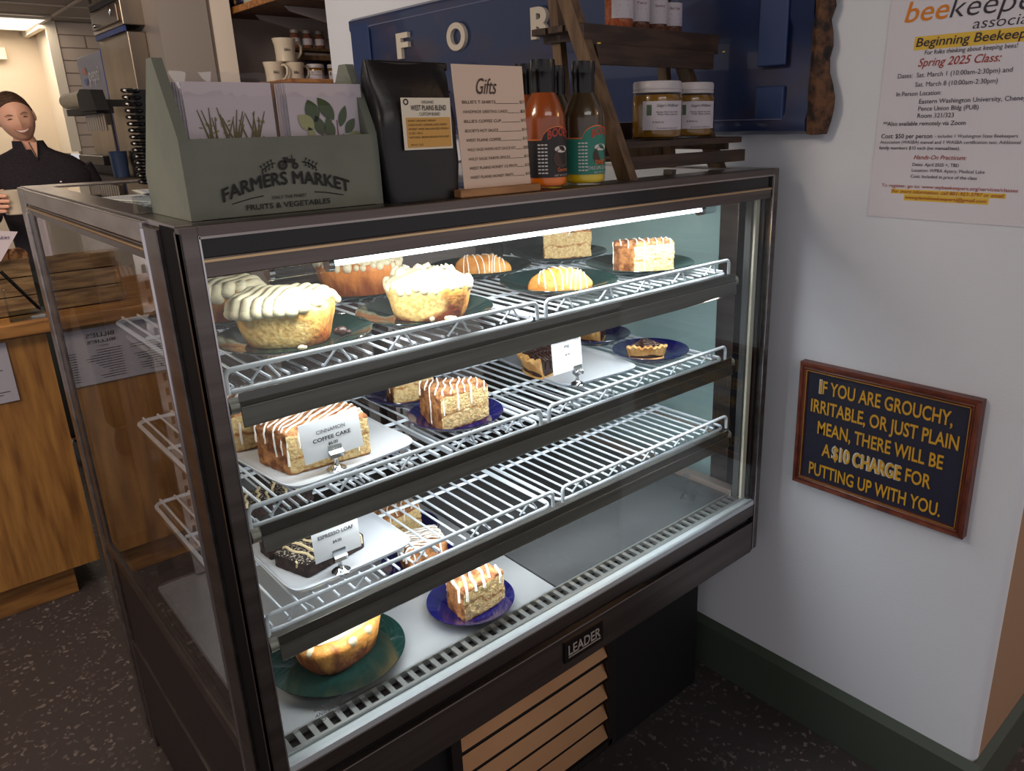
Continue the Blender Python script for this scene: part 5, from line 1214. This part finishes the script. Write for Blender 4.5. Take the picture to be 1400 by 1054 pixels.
# menu holder on the counter front
t = thing('menu_sheet', 'white printed menu sheet fixed to the oak counter front at the left edge', 'menu', (-0.29, 1.9285, 0.735), 0)
hh_ = 0.19
sh_ = MB().box(-0.145, 0.268, -0.003, -0.001, 0.0, hh_).build('paper', mat('menu_paper', (196, 192, 204), 0.5), t)
mb = MB()
addtext(mb, "BILLIE'S", (0.06, -0.0034, 0.158), X_, U_, 0.085, 0.014, 0.02, align='C'); addtext(mb, "BILLIE'S", (0.06, -0.0034, 0.138), X_, U_, 0.085, 0.010, 0.02, align='C'); addtext(mb, 'MENU', (0.06, -0.0034, 0.124), X_, U_, 0.03, 0.006, 0.0, align='C')
rnd = random.Random(2)
for c0 in (-0.135, 0.0, 0.135):
    for i in range(12):
        z = 0.112 - i * 0.0088; mb.box(c0 + 0.005, c0 + 0.005 + rnd.uniform(0.05, 0.11), -0.0036, -0.0031, z, z + 0.0022)
mb.build('lettering', ink, sh_)
MB().box(-0.150, 0.273, -0.006, -0.0045, -0.005, hh_ + 0.003).build('holder', plastic, t)

# ================================================================== KITCHEN MACHINES
im = thing('ice_machine', 'tall stainless ice machine with a vented top section', 'machine', (0.75, 2.94, 0), 0)
st2 = mat('kitchen_steel', (150, 136, 122), 0.28, 1.0, (124, 112, 100), 3, 0.03, 160, (1, 1, 0.2))
MB().box(0.0, 0.075, 0.0, 0.50, 0.9, 1.955).build('cabinet', st2, im, bevel=0.004)
MB().box(0.078, 0.11, 0.012, 0.5, 0.9, 1.955).build('side_panel', blackmatte, im)
MB().box(-0.012, 0.10, -0.01, 0.51, 1.978, 2.40).build('upper_body', st2, im, bevel=0.004)
MB().box(-0.020, -0.012, 0.03, 0.48, 1.995, 2.065).build('cover_plate', mat('plate_steel', (112, 98, 88), 0.35, 0.9), im, bevel=0.003)
MB().box(-0.018, -0.012, 0.03, 0.48, 2.075, 2.10).build('vent_slot', blackmatte, im)
MB().box(-0.016, -0.012, 0.40, 0.47, 2.11, 2.17).build('name_plate', blackm, im)
MB().box(-0.010, 0.0, 0.0, 0.5, 1.955, 1.976).build('seam', mat('blue_seam', (40, 60, 120), 0.5), im)
MB().sphere((-0.022, 0.42, 2.012), 0.009, 12, 8).sphere((-0.022, 0.12, 2.045), (0.006, 0.010, 0.022), 12, 8).build('latch', chrome, im, smooth=True)
MB().box(0.0, 0.02, -0.004, 0.0, 0.95, 1.33).build('door_gasket', blackmatte, im)
pd = thing('soda_dispenser', 'soda fountain with a slanted blue grey front beside the ice machine', 'machine', (0.77, 3.52, 0), 0)
MB().box(0.0, 0.25, 0.0, 0.54, 1.70, 1.925).build('fascia', mat('fascia_bluegrey', (112, 118, 138), 0.4), pd, bevel=0.004)
MB().box(-0.004, 0.0, 0.06, 0.52, 1.44, 1.70).box(0.0, 0.2, 0.05, 0.52, 1.30, 1.70).build('splash_back', st2, pd)
MB().box(-0.006, 0.02, -0.014, 0.0, 1.44, 1.93).build('blue_edge', mat('edge_blue', (34, 60, 150), 0.4), pd)
lg = MB(); addtext(lg, 'pepsi', (-0.002, 0.33, 1.795), (0, -1, 0), (0, 0, 1), 0.22, 0.07, 0.01)
lg.build('logo_lettering', mat('pale_logo', (196, 190, 196), 0.5), pd)
gb = MB(); N_ = 28
def disc(mb, cy_, cz_, r0, z0, z1, mi):
    pts = [(-0.0025, cy_ - r0 * math.cos(a), cz_ + r0 * math.sin(a)) for a in [z0 + (z1 - z0) * k / 14 for k in range(15)]]
    mb.add(pts, [list(range(15))], mi)
disc(gb, 0.41, 1.825, 0.045, 0.25, PI - 0.25, 0); disc(gb, 0.41, 1.825, 0.045, PI + 0.25, 2 * PI - 0.25, 1)
gb.build('round_logo', [mat('logo_red', (190, 96, 74), 0.5), mat('logo_blue', (60, 84, 150), 0.5)], pd)
for i in range(8):
    MB().box(-0.02, 0.02, 0.10 + i * 0.05, 0.128 + i * 0.05, 1.58, 1.70).build('nozzle', mat('nozzle', (120, 110, 100), 0.3, 0.6), pd)
# drip tray and stand below the fountain
MB().box(-0.08, 0.25, 0.02, 0.56, 1.385, 1.43).build('drip_tray', blackp, pd, bevel=0.004)
MB().box(-0.02, 0.25, 0.02, 0.56, 0.0, 1.385).build('stand', mat('stand_dark', (60, 52, 48), 0.6), pd)
# utensil organiser: dark box with a fan of plates
ut = thing('lid_rack', 'black rack with a row of pale stacked lids beside the soda fountain', 'rack', (0.585, 2.98, 1.635), 0)
MB().prism([(0.0, 0.0), (0.32, 0.0), (0.32, 0.075), (0.24, 0.095), (0.05, 0.085)], 0, 0.0, 0.05).build('rack_body', blackmatte, ut)
lm_ = MB().lathe([(0, 0), (0.036, 0), (0.036, 0.009), (0.029, 0.010), (0.029, 0.030), (0, 0.030)], n=24).mesh('lid', mat('pale_lid', (160, 150, 134), 0.4), True)
for i in range(11):
    o = bpy.data.objects.new('lid', lm_); C.objects.link(o); o.parent = ut; o.location = (0.030, 0.33 + i * 0.036, 0.058); o.rotation_euler = (-PI / 2, 0, 0)
MB().box(0.01, 0.08, 0.06, 0.66, -0.012, 0.018).build('rack_arm', blackmatte, ut)
MB().box(0.05, 0.164, 0.20, 0.24, 0.02, 0.05).build('wall_arm', blackmatte, ut)
for i in range(8): MB().tube([(0.045, 0.10 + i * 0.045, -0.01), (0.045, 0.10 + i * 0.045, -0.085)], 0.008, 8).build('spout', mat('nozzle', (120, 110, 100), 0.3, 0.6), ut, smooth=True)

# prep surfaces beside the pillar
bc = thing('bus_counter', 'low dark prep shelf with steel pans between the fountain and the case', 'counter', (0.668, 3.10, 0), 0)
MB().box(0.0, 0.072, 0, 1.4, 1.30, 1.335).box(0.0, 0.072, 0.0, 1.4, 0.0, 0.98, 0).build('body', mat('prep_dark', (62, 50, 42), 0.6), bc)
MB().box(-0.005, 0.072, 0, 1.4, 0.985, 1.01).build('top', woodl, bc)
tag(MB().lathe([(0, 0), (0.034, 0), (0.038, 0.11), (0.040, 0.12), (0.036, 0.12), (0.032, 0.004), (0, 0.004)], n=28).build('blue_bucket', mat('blue_plastic', (38, 54, 84), 0.4), smooth=True, loc=(0.706, 3.30, 1.3355)), 'dark blue plastic bucket at the foot of the ice machine', 'bucket')

# ================================================================== ALCOVE SHELVES, MUGS, JARS
sf = thing('wall_shelf', 'brown wooden shelf on grey brackets above the stacked mugs', 'shelf', (0, 0, 0), 0)
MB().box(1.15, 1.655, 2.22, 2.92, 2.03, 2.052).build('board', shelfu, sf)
MB().box(1.143, 1.15, 2.22, 2.925, 2.028, 2.054).build('edge_band', shelfw, sf)
for y in (2.42, 2.74):
    MB().prism([(1.24, 2.029), (1.655, 2.029), (1.655, 1.93), (1.62, 1.93), (1.26, 2.010)], 1, y, y + 0.012).build('bracket', mat('bracket_grey', (150, 140, 138), 0.5), sf)
tt = thing('toy_truck', 'dark toy truck wheel visible on the wooden wall shelf', 'toy', (1.19, 2.80, 2.0525), 0)
MB().box(-0.03, 0.08, -0.12, 0.06, 0.012, 0.07).build('body', mat('toy_navy', (30, 30, 66), 0.4), tt, bevel=0.008)
for y in (-0.08, 0.03):
    MB().tube([(-0.042, y, 0.018), (-0.028, y, 0.018)], 0.018, 18).build('wheel', blackmatte, tt, smooth=True)
    MB().tube([(-0.0445, y, 0.018), (-0.041, y, 0.018)], 0.009, 14).build('hub', mat('toy_copper', (190, 140, 96), 0.3, 0.6), tt, smooth=True)
tag(MB().prism([(0.0, 0.0), (0.16, 0.0), (0.17, 0.12), (0.02, 0.12)], 0, 0, 0.03).build('pale_box', mat('pale_green', (166, 172, 156), 0.6), loc=(1.17, 2.52, 2.0525)), 'pale green box standing on the wall shelf next to the toy', 'box')
s2_ = thing('lower_shelf', 'pale lower shelf under the stacked cream mugs', 'shelf', (0, 0, 0), 0)
MB().box(1.14, 1.655, 2.22, 2.95, 1.715, 1.732).build('board', shelfw, s2_)
MB().box(1.64, 1.655, 2.22, 2.95, 1.66, 1.715).build('wall_cleat', shelfw, s2_)
mugm = mat('mug_cream', (196, 182, 162), 0.25)
def mug(x, y, z, label, r=0.045, h=0.094, m=mugm, rz=0.0, name='coffee_mug', logo=True):
    t = thing(name, label, 'mug', (x, y, z), rz, 'cream diner mugs')
    MB().lathe([(0, 0.001), (0.80 * r, 0), (0.86 * r, 0.003), (0.84 * r, h * 0.3), (0.88 * r, h * 0.7), (1.0 * r, h * 0.97), (1.0 * r, h), (0.93 * r, h * 0.985), (0.80 * r, h * 0.6), (0.76 * r, 0.008), (0, 0.007)], n=36).build('cup', m, t, smooth=True)
    MB().tube([(0.82 * r, 0, h * 0.84), (1.25 * r, 0, h * 0.86), (1.52 * r, 0, h * 0.68), (1.45 * r, 0, h * 0.42), (1.15 * r, 0, h * 0.22), (0.8 * r, 0, h * 0.18)], [0.0055, 0.006, 0.006, 0.006, 0.0055, 0.005], 10).build('handle', m, t, smooth=True)
    if logo:
        tmp = addtext(MB(), "Billie's", (0, 0, 0), (1, 0, 0), (0, 1, 0), 0.030, 0.012, 0.01, 0.2, align='C', off=0); am = math.radians(-100) - rz
        MB().add([(0.87 * r * 1.02 * math.cos(am + v[0] / r), 0.87 * r * 1.02 * math.sin(am + v[0] / r), h * 0.45 + v[1]) for v in tmp.v], tmp.f).build('printed_logo', ink, t)
    return t
mug(1.232, 2.60, 1.7325, 'lower left cream mug of the three stacked on the alcove shelf', h=0.088, rz=-1.0)
mug(1.318, 2.585, 1.7325, 'lower right cream mug of the three stacked on the alcove shelf', h=0.088)
mug(1.288, 2.59, 1.8210, 'top cream mug of the stack on the alcove shelf', r=0.050, h=0.098)
honey(1.425, 2.60, 1.7325, 'white lidded honey jar beside the stacked mugs, left', 0.042, 0.085)
honey(1.520, 2.58, 1.7325, 'white lidded honey jar beside the stacked mugs, right', 0.042, 0.085)
rk = thing('spice_rack', 'small wooden rack with dark jars beyond the cream mugs', 'rack', (1.38, 2.68, 1.7325), 0)
MB().box(0.0, 0.26, 0.0, 0.10, 0.150, 0.162).build('upper_board', walnutv, rk)
MB().box(0.03, 0.26, -0.03, 0.06, 0.108, 0.128).build('lower_board', walnutv, rk)
for x in (0.035, 0.22): MB().box(x, x + 0.015, 0.02, 0.035, 0.0, 0.15).build('post', walnutv, rk)
for i, x in enumerate((1.405, 1.465, 1.525)):
    tj = thing('small_spice_jar', ('left', 'centre', 'right')[i] + ' dark spice jar with pale label on the alcove rack', 'jar', (x, 2.73, 1.895), 0, 'small jars on the alcove rack')
    MB().lathe([(0, 0), (0.021, 0), (0.022, 0.003), (0.022, 0.055), (0.016, 0.062), (0.016, 0.066), (0, 0.066)], n=24).build('glass_body', s2, tj, smooth=True)
    MB().lathe([(0.019, 0.066), (0.019, 0.080), (0, 0.080)], n=24).build('lid', mat('lid_grey', (150, 142, 136), 0.4), tj, smooth=True)
    MB().lathe([(0.0225, 0.016), (0.0225, 0.044)], n=24).build('label', mat('label_lilac', (186, 178, 186), 0.6), tj, smooth=True)
tag(MB().box(1.40, 1.655, 2.86, 2.875, 1.78, 1.90).build('navy_panel', mat('navy_cloth', (44, 36, 66), 0.7)), 'dark navy board leaning at the back of the alcove', 'board')
bpy.data.objects['navy_panel'].location.z = -0.0475

# ================================================================== PERSON
pn = thing('person', 'smiling woman in a black quarter-zip top holding a cream mug behind the counter', 'person', (0.378, 3.30, 0.0), 0)
skin = mat('skin', (226, 172, 146), 0.5, sub=0.12); hair = mat('dark_hair', (92, 64, 48), 0.5, 0, (60, 42, 32), 60, 0.4, 200, (1, 1, 4))
def grow(verts, edges, radii, levels=1):
    me = bpy.data.meshes.new('g'); me.from_pydata(verts, edges, []); ob = bpy.data.objects.new('g', me); C.objects.link(ob)
    ob.modifiers.new('s', 'SKIN'); sv = me.skin_vertices[0].data
    for i, r in enumerate(radii): sv[i].radius = (r if isinstance(r, tuple) else (r, r)); sv[i].use_root = (i == 0)
    sb = ob.modifiers.new('d', 'SUBSURF'); sb.levels = levels; sb.render_levels = levels
    m = bpy.data.meshes.new_from_object(ob.evaluated_get(bpy.context.evaluated_depsgraph_get())); bpy.data.objects.remove(ob); return m
def addmesh(mb, me, mi=0): mb.add([v.co[:] for v in me.vertices], [list(p.vertices) for p in me.polygons], mi)
HS = 0.90
hx, hy, hz = -0.050, -0.03, 1.612      # head centre, local
# body frame (arms, torso, legs) as one grown surface
bv_ = [(0, 0, 0.95), (0, 0.0, 1.12), (0, 0.0, 1.28), (0, 0.01, 1.385), (-0.022, -0.005, 1.47), (-0.045, -0.015, 1.56),
       (-0.17, 0.0, 1.40), (-0.27, -0.06, 1.17), (-0.24, -0.34, 1.235), (0.17, 0.0, 1.40), (0.235, 0.02, 1.16), (0.21, -0.14, 0.99),
       (-0.09, 0, 0.90), (-0.095, 0, 0.48), (-0.095, 0.02, 0.08), (0.09, 0, 0.90), (0.095, 0, 0.48), (0.095, 0.02, 0.08)]
be = [(0, 1), (1, 2), (2, 3), (3, 4), (4, 5), (3, 6), (6, 7), (7, 8), (3, 9), (9, 10), (10, 11), (0, 12), (12, 13), (13, 14), (0, 15), (15, 16), (16, 17)]
br = [0.11, 0.09, 0.095, 0.06, 0.050, 0.048, 0.036, 0.028, 0.024, 0.036, 0.028, 0.024, 0.085, 0.055, 0.04, 0.085, 0.055, 0.04]
body = MB(); addmesh(body, grow(bv_, be, br, 2))
# head: shaped ellipsoid with brow, nose, cheeks, chin and ears, tilted
hd = MB(); NR, NC = 22, 28
def headpt(t, q):
    x = 0.072 * math.sin(t) * math.sin(q); y = -0.092 * math.sin(t) * math.cos(q); z = 0.118 * math.cos(t)
    low = max(0, -z / 0.118)
    x *= 1 - 0.22 * low ** 1.8; y *= 1 - 0.10 * low
    if y < 0:
        g = math.exp(-((x) / 0.011) ** 2)
        y -= 0.020 * g * math.exp(-((z + 0.022) / 0.014) ** 2) + 0.010 * g * math.exp(-((z - 0.002) / 0.022) ** 2)
        for sx_ in (-1, 1):
            y += 0.011 * math.exp(-((x - sx_ * 0.030) / 0.014) ** 2 - ((z - 0.010) / 0.010) ** 2)
            y -= 0.007 * math.exp(-((x - sx_ * 0.038) / 0.016) ** 2 - ((z + 0.028) / 0.016) ** 2)
        y -= 0.006 * math.exp(-((x) / 0.022) ** 2 - ((z + 0.052) / 0.010) ** 2) + 0.010 * math.exp(-((x) / 0.02) ** 2 - ((z + 0.090) / 0.014) ** 2)
    return (x, y, z)
rows = [[headpt(PI * (i + 0.3) / (NR + 0.6), 2 * PI * k / NC) for k in range(NC)] for i in range(NR + 1)]
hd.hull(rows)
for sx_ in (-1, 1): hd.sphere((sx_ * 0.073, 0.008, -0.004), (0.008, 0.016, 0.028), 10, 8)
HM = Matrix.Translation((hx, hy, hz)) @ Matrix.Rotation(math.radians(-11), 4, 'Y') @ Matrix.Rotation(math.radians(-3), 4, 'Z') @ Matrix.Rotation(math.radians(6), 4, 'X') @ Matrix.Diagonal((HS * 1.06, HS, HS * 0.98, 1))
def xf(mb): mb.v = [tuple(HM @ Vector(v)) for v in mb.v]; return mb
xf(hd); body.add(hd.v, hd.f)
# hand: palm and five fingers around the mug
mugp = Vector((0.192, 2.76, 1.243)) - Vector((0.378, 3.30, 0))
px_ = mugp + Vector((-0.062, 0.02, 0.040))
pal = grow([(-0.24, -0.34, 1.235), tuple(px_ + Vector((-0.02, 0.06, -0.01))), tuple(px_ + Vector((-0.004, 0.02, 0.0)))], [(0, 1), (1, 2)], [0.024, (0.030, 0.016), (0.036, 0.015)], 2)
addmesh(body, pal)
for i, (dz, L) in enumerate(((0.030, 1.0), (0.010, 1.08), (-0.010, 1.0), (-0.028, 0.8))):
    c = mugp + Vector((0, 0, 0.045 + dz)); pts = []
    for j in range(4):
        a = math.radians(165 + 26 * j * L); rr = 0.058
        pts.append(tuple(c + Vector((rr * math.cos(a), rr * math.sin(a), 0))))
    pts = [tuple(px_ + Vector((0.0, 0.02, dz)))] + pts
    addmesh(body, grow(pts, [(k, k + 1) for k in range(4)], [0.011, 0.0098, 0.0092, 0.0085, 0.007], 1))
tp = [tuple(px_ + Vector((0.0, 0.03, 0.02))), tuple(px_ + Vector((0.02, 0.05, 0.04))), tuple(px_ + Vector((0.045, 0.045, 0.05)))]
addmesh(body, grow(tp, [(0, 1), (1, 2)], [0.012, 0.0105, 0.008], 1))
# second hand, relaxed behind the counter
h2_ = [(0.21, -0.14, 0.99), (0.205, -0.19, 0.955), (0.20, -0.215, 0.935)]
addmesh(body, grow(h2_, [(0, 1), (1, 2)], [0.024, (0.034, 0.016), (0.036, 0.014)], 2))
for i, L in enumerate((0.9, 1.0, 0.95, 0.75)):
    bx0 = 0.173 + i * 0.019; addmesh(body, grow([(bx0, -0.215, 0.935), (bx0, -0.245, 0.918), (bx0, -0.255 - 0.012 * L, 0.895)], [(0, 1), (1, 2)], [0.0095, 0.0088, 0.007], 1))
addmesh(body, grow([(0.176, -0.185, 0.958), (0.158, -0.205, 0.945), (0.152, -0.228, 0.930)], [(0, 1), (1, 2)], [0.011, 0.0098, 0.008], 1))
body.build('body', skin, pn, smooth=True)
# face details
ey = MB()
for sx_ in (-1, 1): ey.tube([(sx_ * 0.020, -0.084, 0.006), (sx_ * 0.030, -0.0855, 0.0095), (sx_ * 0.041, -0.078, 0.006)], [0.0008, 0.0024, 0.0008], 8)
xf(ey).build('eyes', mat('eye_dark', (52, 34, 28), 0.3), pn, smooth=True)
eb = MB()
for sx_ in (-1, 1): eb.tube([(sx_ * 0.016, -0.092, 0.024), (sx_ * 0.031, -0.089, 0.029), (sx_ * 0.046, -0.076, 0.023)], [0.0014, 0.0020, 0.0010], 6)
xf(eb).build('eyebrows', hair, pn, smooth=True)
mo = MB(); mo.tube([(-0.027, -0.084, -0.043), (-0.014, -0.095, -0.052), (0, -0.099, -0.055), (0.014, -0.095, -0.052), (0.027, -0.084, -0.043)], [0.001, 0.0045, 0.0055, 0.0045, 0.001], 8)
xf(mo).build('teeth', mat('teeth', (232, 220, 208), 0.3), pn, smooth=True)
lp_ = MB()
lp_.tube([(-0.030, -0.082, -0.041), (-0.014, -0.0965, -0.0475), (0, -0.101, -0.049), (0.014, -0.0965, -0.0475), (0.030, -0.082, -0.041)], [0.001, 0.002, 0.0022, 0.002, 0.001], 6)
lp_.tube([(-0.029, -0.082, -0.043), (-0.014, -0.094, -0.058), (0, -0.098, -0.062), (0.014, -0.094, -0.058), (0.029, -0.082, -0.043)], [0.001, 0.003, 0.0036, 0.003, 0.001], 6)
xf(lp_).build('lips', mat('lips', (176, 96, 88), 0.4), pn, smooth=True)
# hair: cap pulled back with a bun
hr = MB(); rows = []
for i in range(13):
    t_ = PI * 0.60 * (i + 0.15) / 12
    ring = []
    for k in range(28):
        q = 2 * PI * k / 28; fr_ = 0.5 + 0.5 * math.cos(q)   # 1 at the face
        tt_ = t_ * (1 - 0.56 * fr_ ** 1.3)
        x, y, z = headpt(tt_, q); s_ = 1.075 + 0.01 * noise.noise(Vector((q * 3, t_ * 4, 0)))
        ring.append((x * s_, y * s_ + 0.004, z * s_))
    rows.append(ring)
hr.hull(rows); hr.sphere((0, 0.105, 0.015), (0.032, 0.028, 0.032), 14, 10)
xf(hr).build('hair', hair, pn, smooth=True)
# shirt: torso shell with shoulders, sleeves, stand collar with open zip
shirt = mat('black_knit', (34, 28, 34), 0.85, 0, (48, 42, 48), 260, 0.5, 300, spec=0.3)
shb = MB()
rows = []
for (z, rx, ry, cx_, cy_) in ((0.93, 0.165, 0.12, 0, 0), (1.02, 0.16, 0.118, 0, 0), (1.12, 0.165, 0.12, 0, 0), (1.22, 0.180, 0.128, 0, -0.005), (1.30, 0.195, 0.13, 0, -0.005), (1.37, 0.205, 0.118, 0, 0), (1.415, 0.185, 0.098, -0.003, 0), (1.445, 0.150, 0.082, -0.008, 0), (1.470, 0.092, 0.070, -0.018, -0.004), (1.485, 0.066, 0.062, -0.018, -0.008), (1.515, 0.058, 0.060, -0.024, -0.012)):
    ring = []
    for k in range(40):
        q = 2 * PI * k / 40; c, s_ = math.cos(q), math.sin(q); e = 0.85
        p = Vector((cx_ + rx * math.copysign(abs(c) ** e, c), cy_ + ry * math.copysign(abs(s_) ** e, s_), z))
        if z > 1.4 and s_ < -0.9: p.z -= 0.035 * (z - 1.4) / 0.11
        p += noise.noise_vector(p * 9) * 0.006 * (1 if z < 1.45 else 0.2); ring.append(tuple(p))
    rows.append(ring)
shb.hull(rows, close=False)
for (a, b, c, e1) in (((-0.150, 0.0, 1.385), (-0.275, -0.06, 1.165), (-0.243, -0.30, 1.226), 0), ((0.150, 0.0, 1.385), (0.240, 0.02, 1.16), (0.212, -0.125, 1.0), 1)):
    a, b, c = Vector(a), Vector(b), Vector(c); path = []; rad = []
    for i in range(9): path.append(a.lerp(b, i / 8)); rad.append(0.068 - 0.016 * i / 8)
    for i in range(1, 8): path.append(b.lerp(c, i / 7) + Vector((0, 0, 0.0))); rad.append(0.051 - 0.016 * i / 7)
    path = [p + noise.noise_vector(p * 14) * 0.005 for p in path]
    shb.tube(path, rad, 16)
shb.build('black_top', shirt, pn, smooth=True)
MB().prism([(-0.034, 1.508), (0.002, 1.508), (-0.012, 1.435)], 1, -0.0755, -0.0725).build('neck_opening', skin, pn)
MB().tube([(-0.030, -0.076, 1.510), (-0.017, -0.082, 1.46), (-0.012, -0.090, 1.432), (-0.004, -0.080, 1.47), (0.002, -0.074, 1.512)], 0.0022, 6).build('zip_edge', mat('zip_dark', (20, 18, 22), 0.4), pn, smooth=True)
MB().sphere((0.05, -0.137, 1.335), (0.006, 0.003, 0.006), 10, 6).build('badge', chrome, pn, smooth=True)
addm = MB(); addmesh(addm, grow([(0, 0, 0.96), (-0.09, 0, 0.88), (-0.095, 0, 0.48), (-0.095, 0.02, 0.09), (0.09, 0, 0.88), (0.095, 0, 0.48), (0.095, 0.02, 0.09)], [(0, 1), (1, 2), (2, 3), (0, 4), (4, 5), (5, 6)], [0.135, 0.10, 0.07, 0.058, 0.10, 0.07, 0.058], 2))
addm.build('trousers', mat('dark_trousers', (40, 42, 40), 0.8), pn, smooth=True)
for sx_ in (-1, 1): MB().hull([[(sx_ * 0.095 + 0.045 * math.cos(q) * s_, -0.05 + 0.13 * math.sin(q) * s_ + dy, z) for q in [2 * PI * k / 18 for k in range(18)]] for s_, dy, z in ((1, 0, 0), (1, 0, 0.035), (0.75, 0.02, 0.06), (0.45, 0.04, 0.09))]).build('shoe', blackmatte, pn, smooth=True)
mug(0.192, 2.76, 1.243, 'cream mug held in the hand of the woman in black', r=0.047, h=0.092, rz=2.7, logo=False)
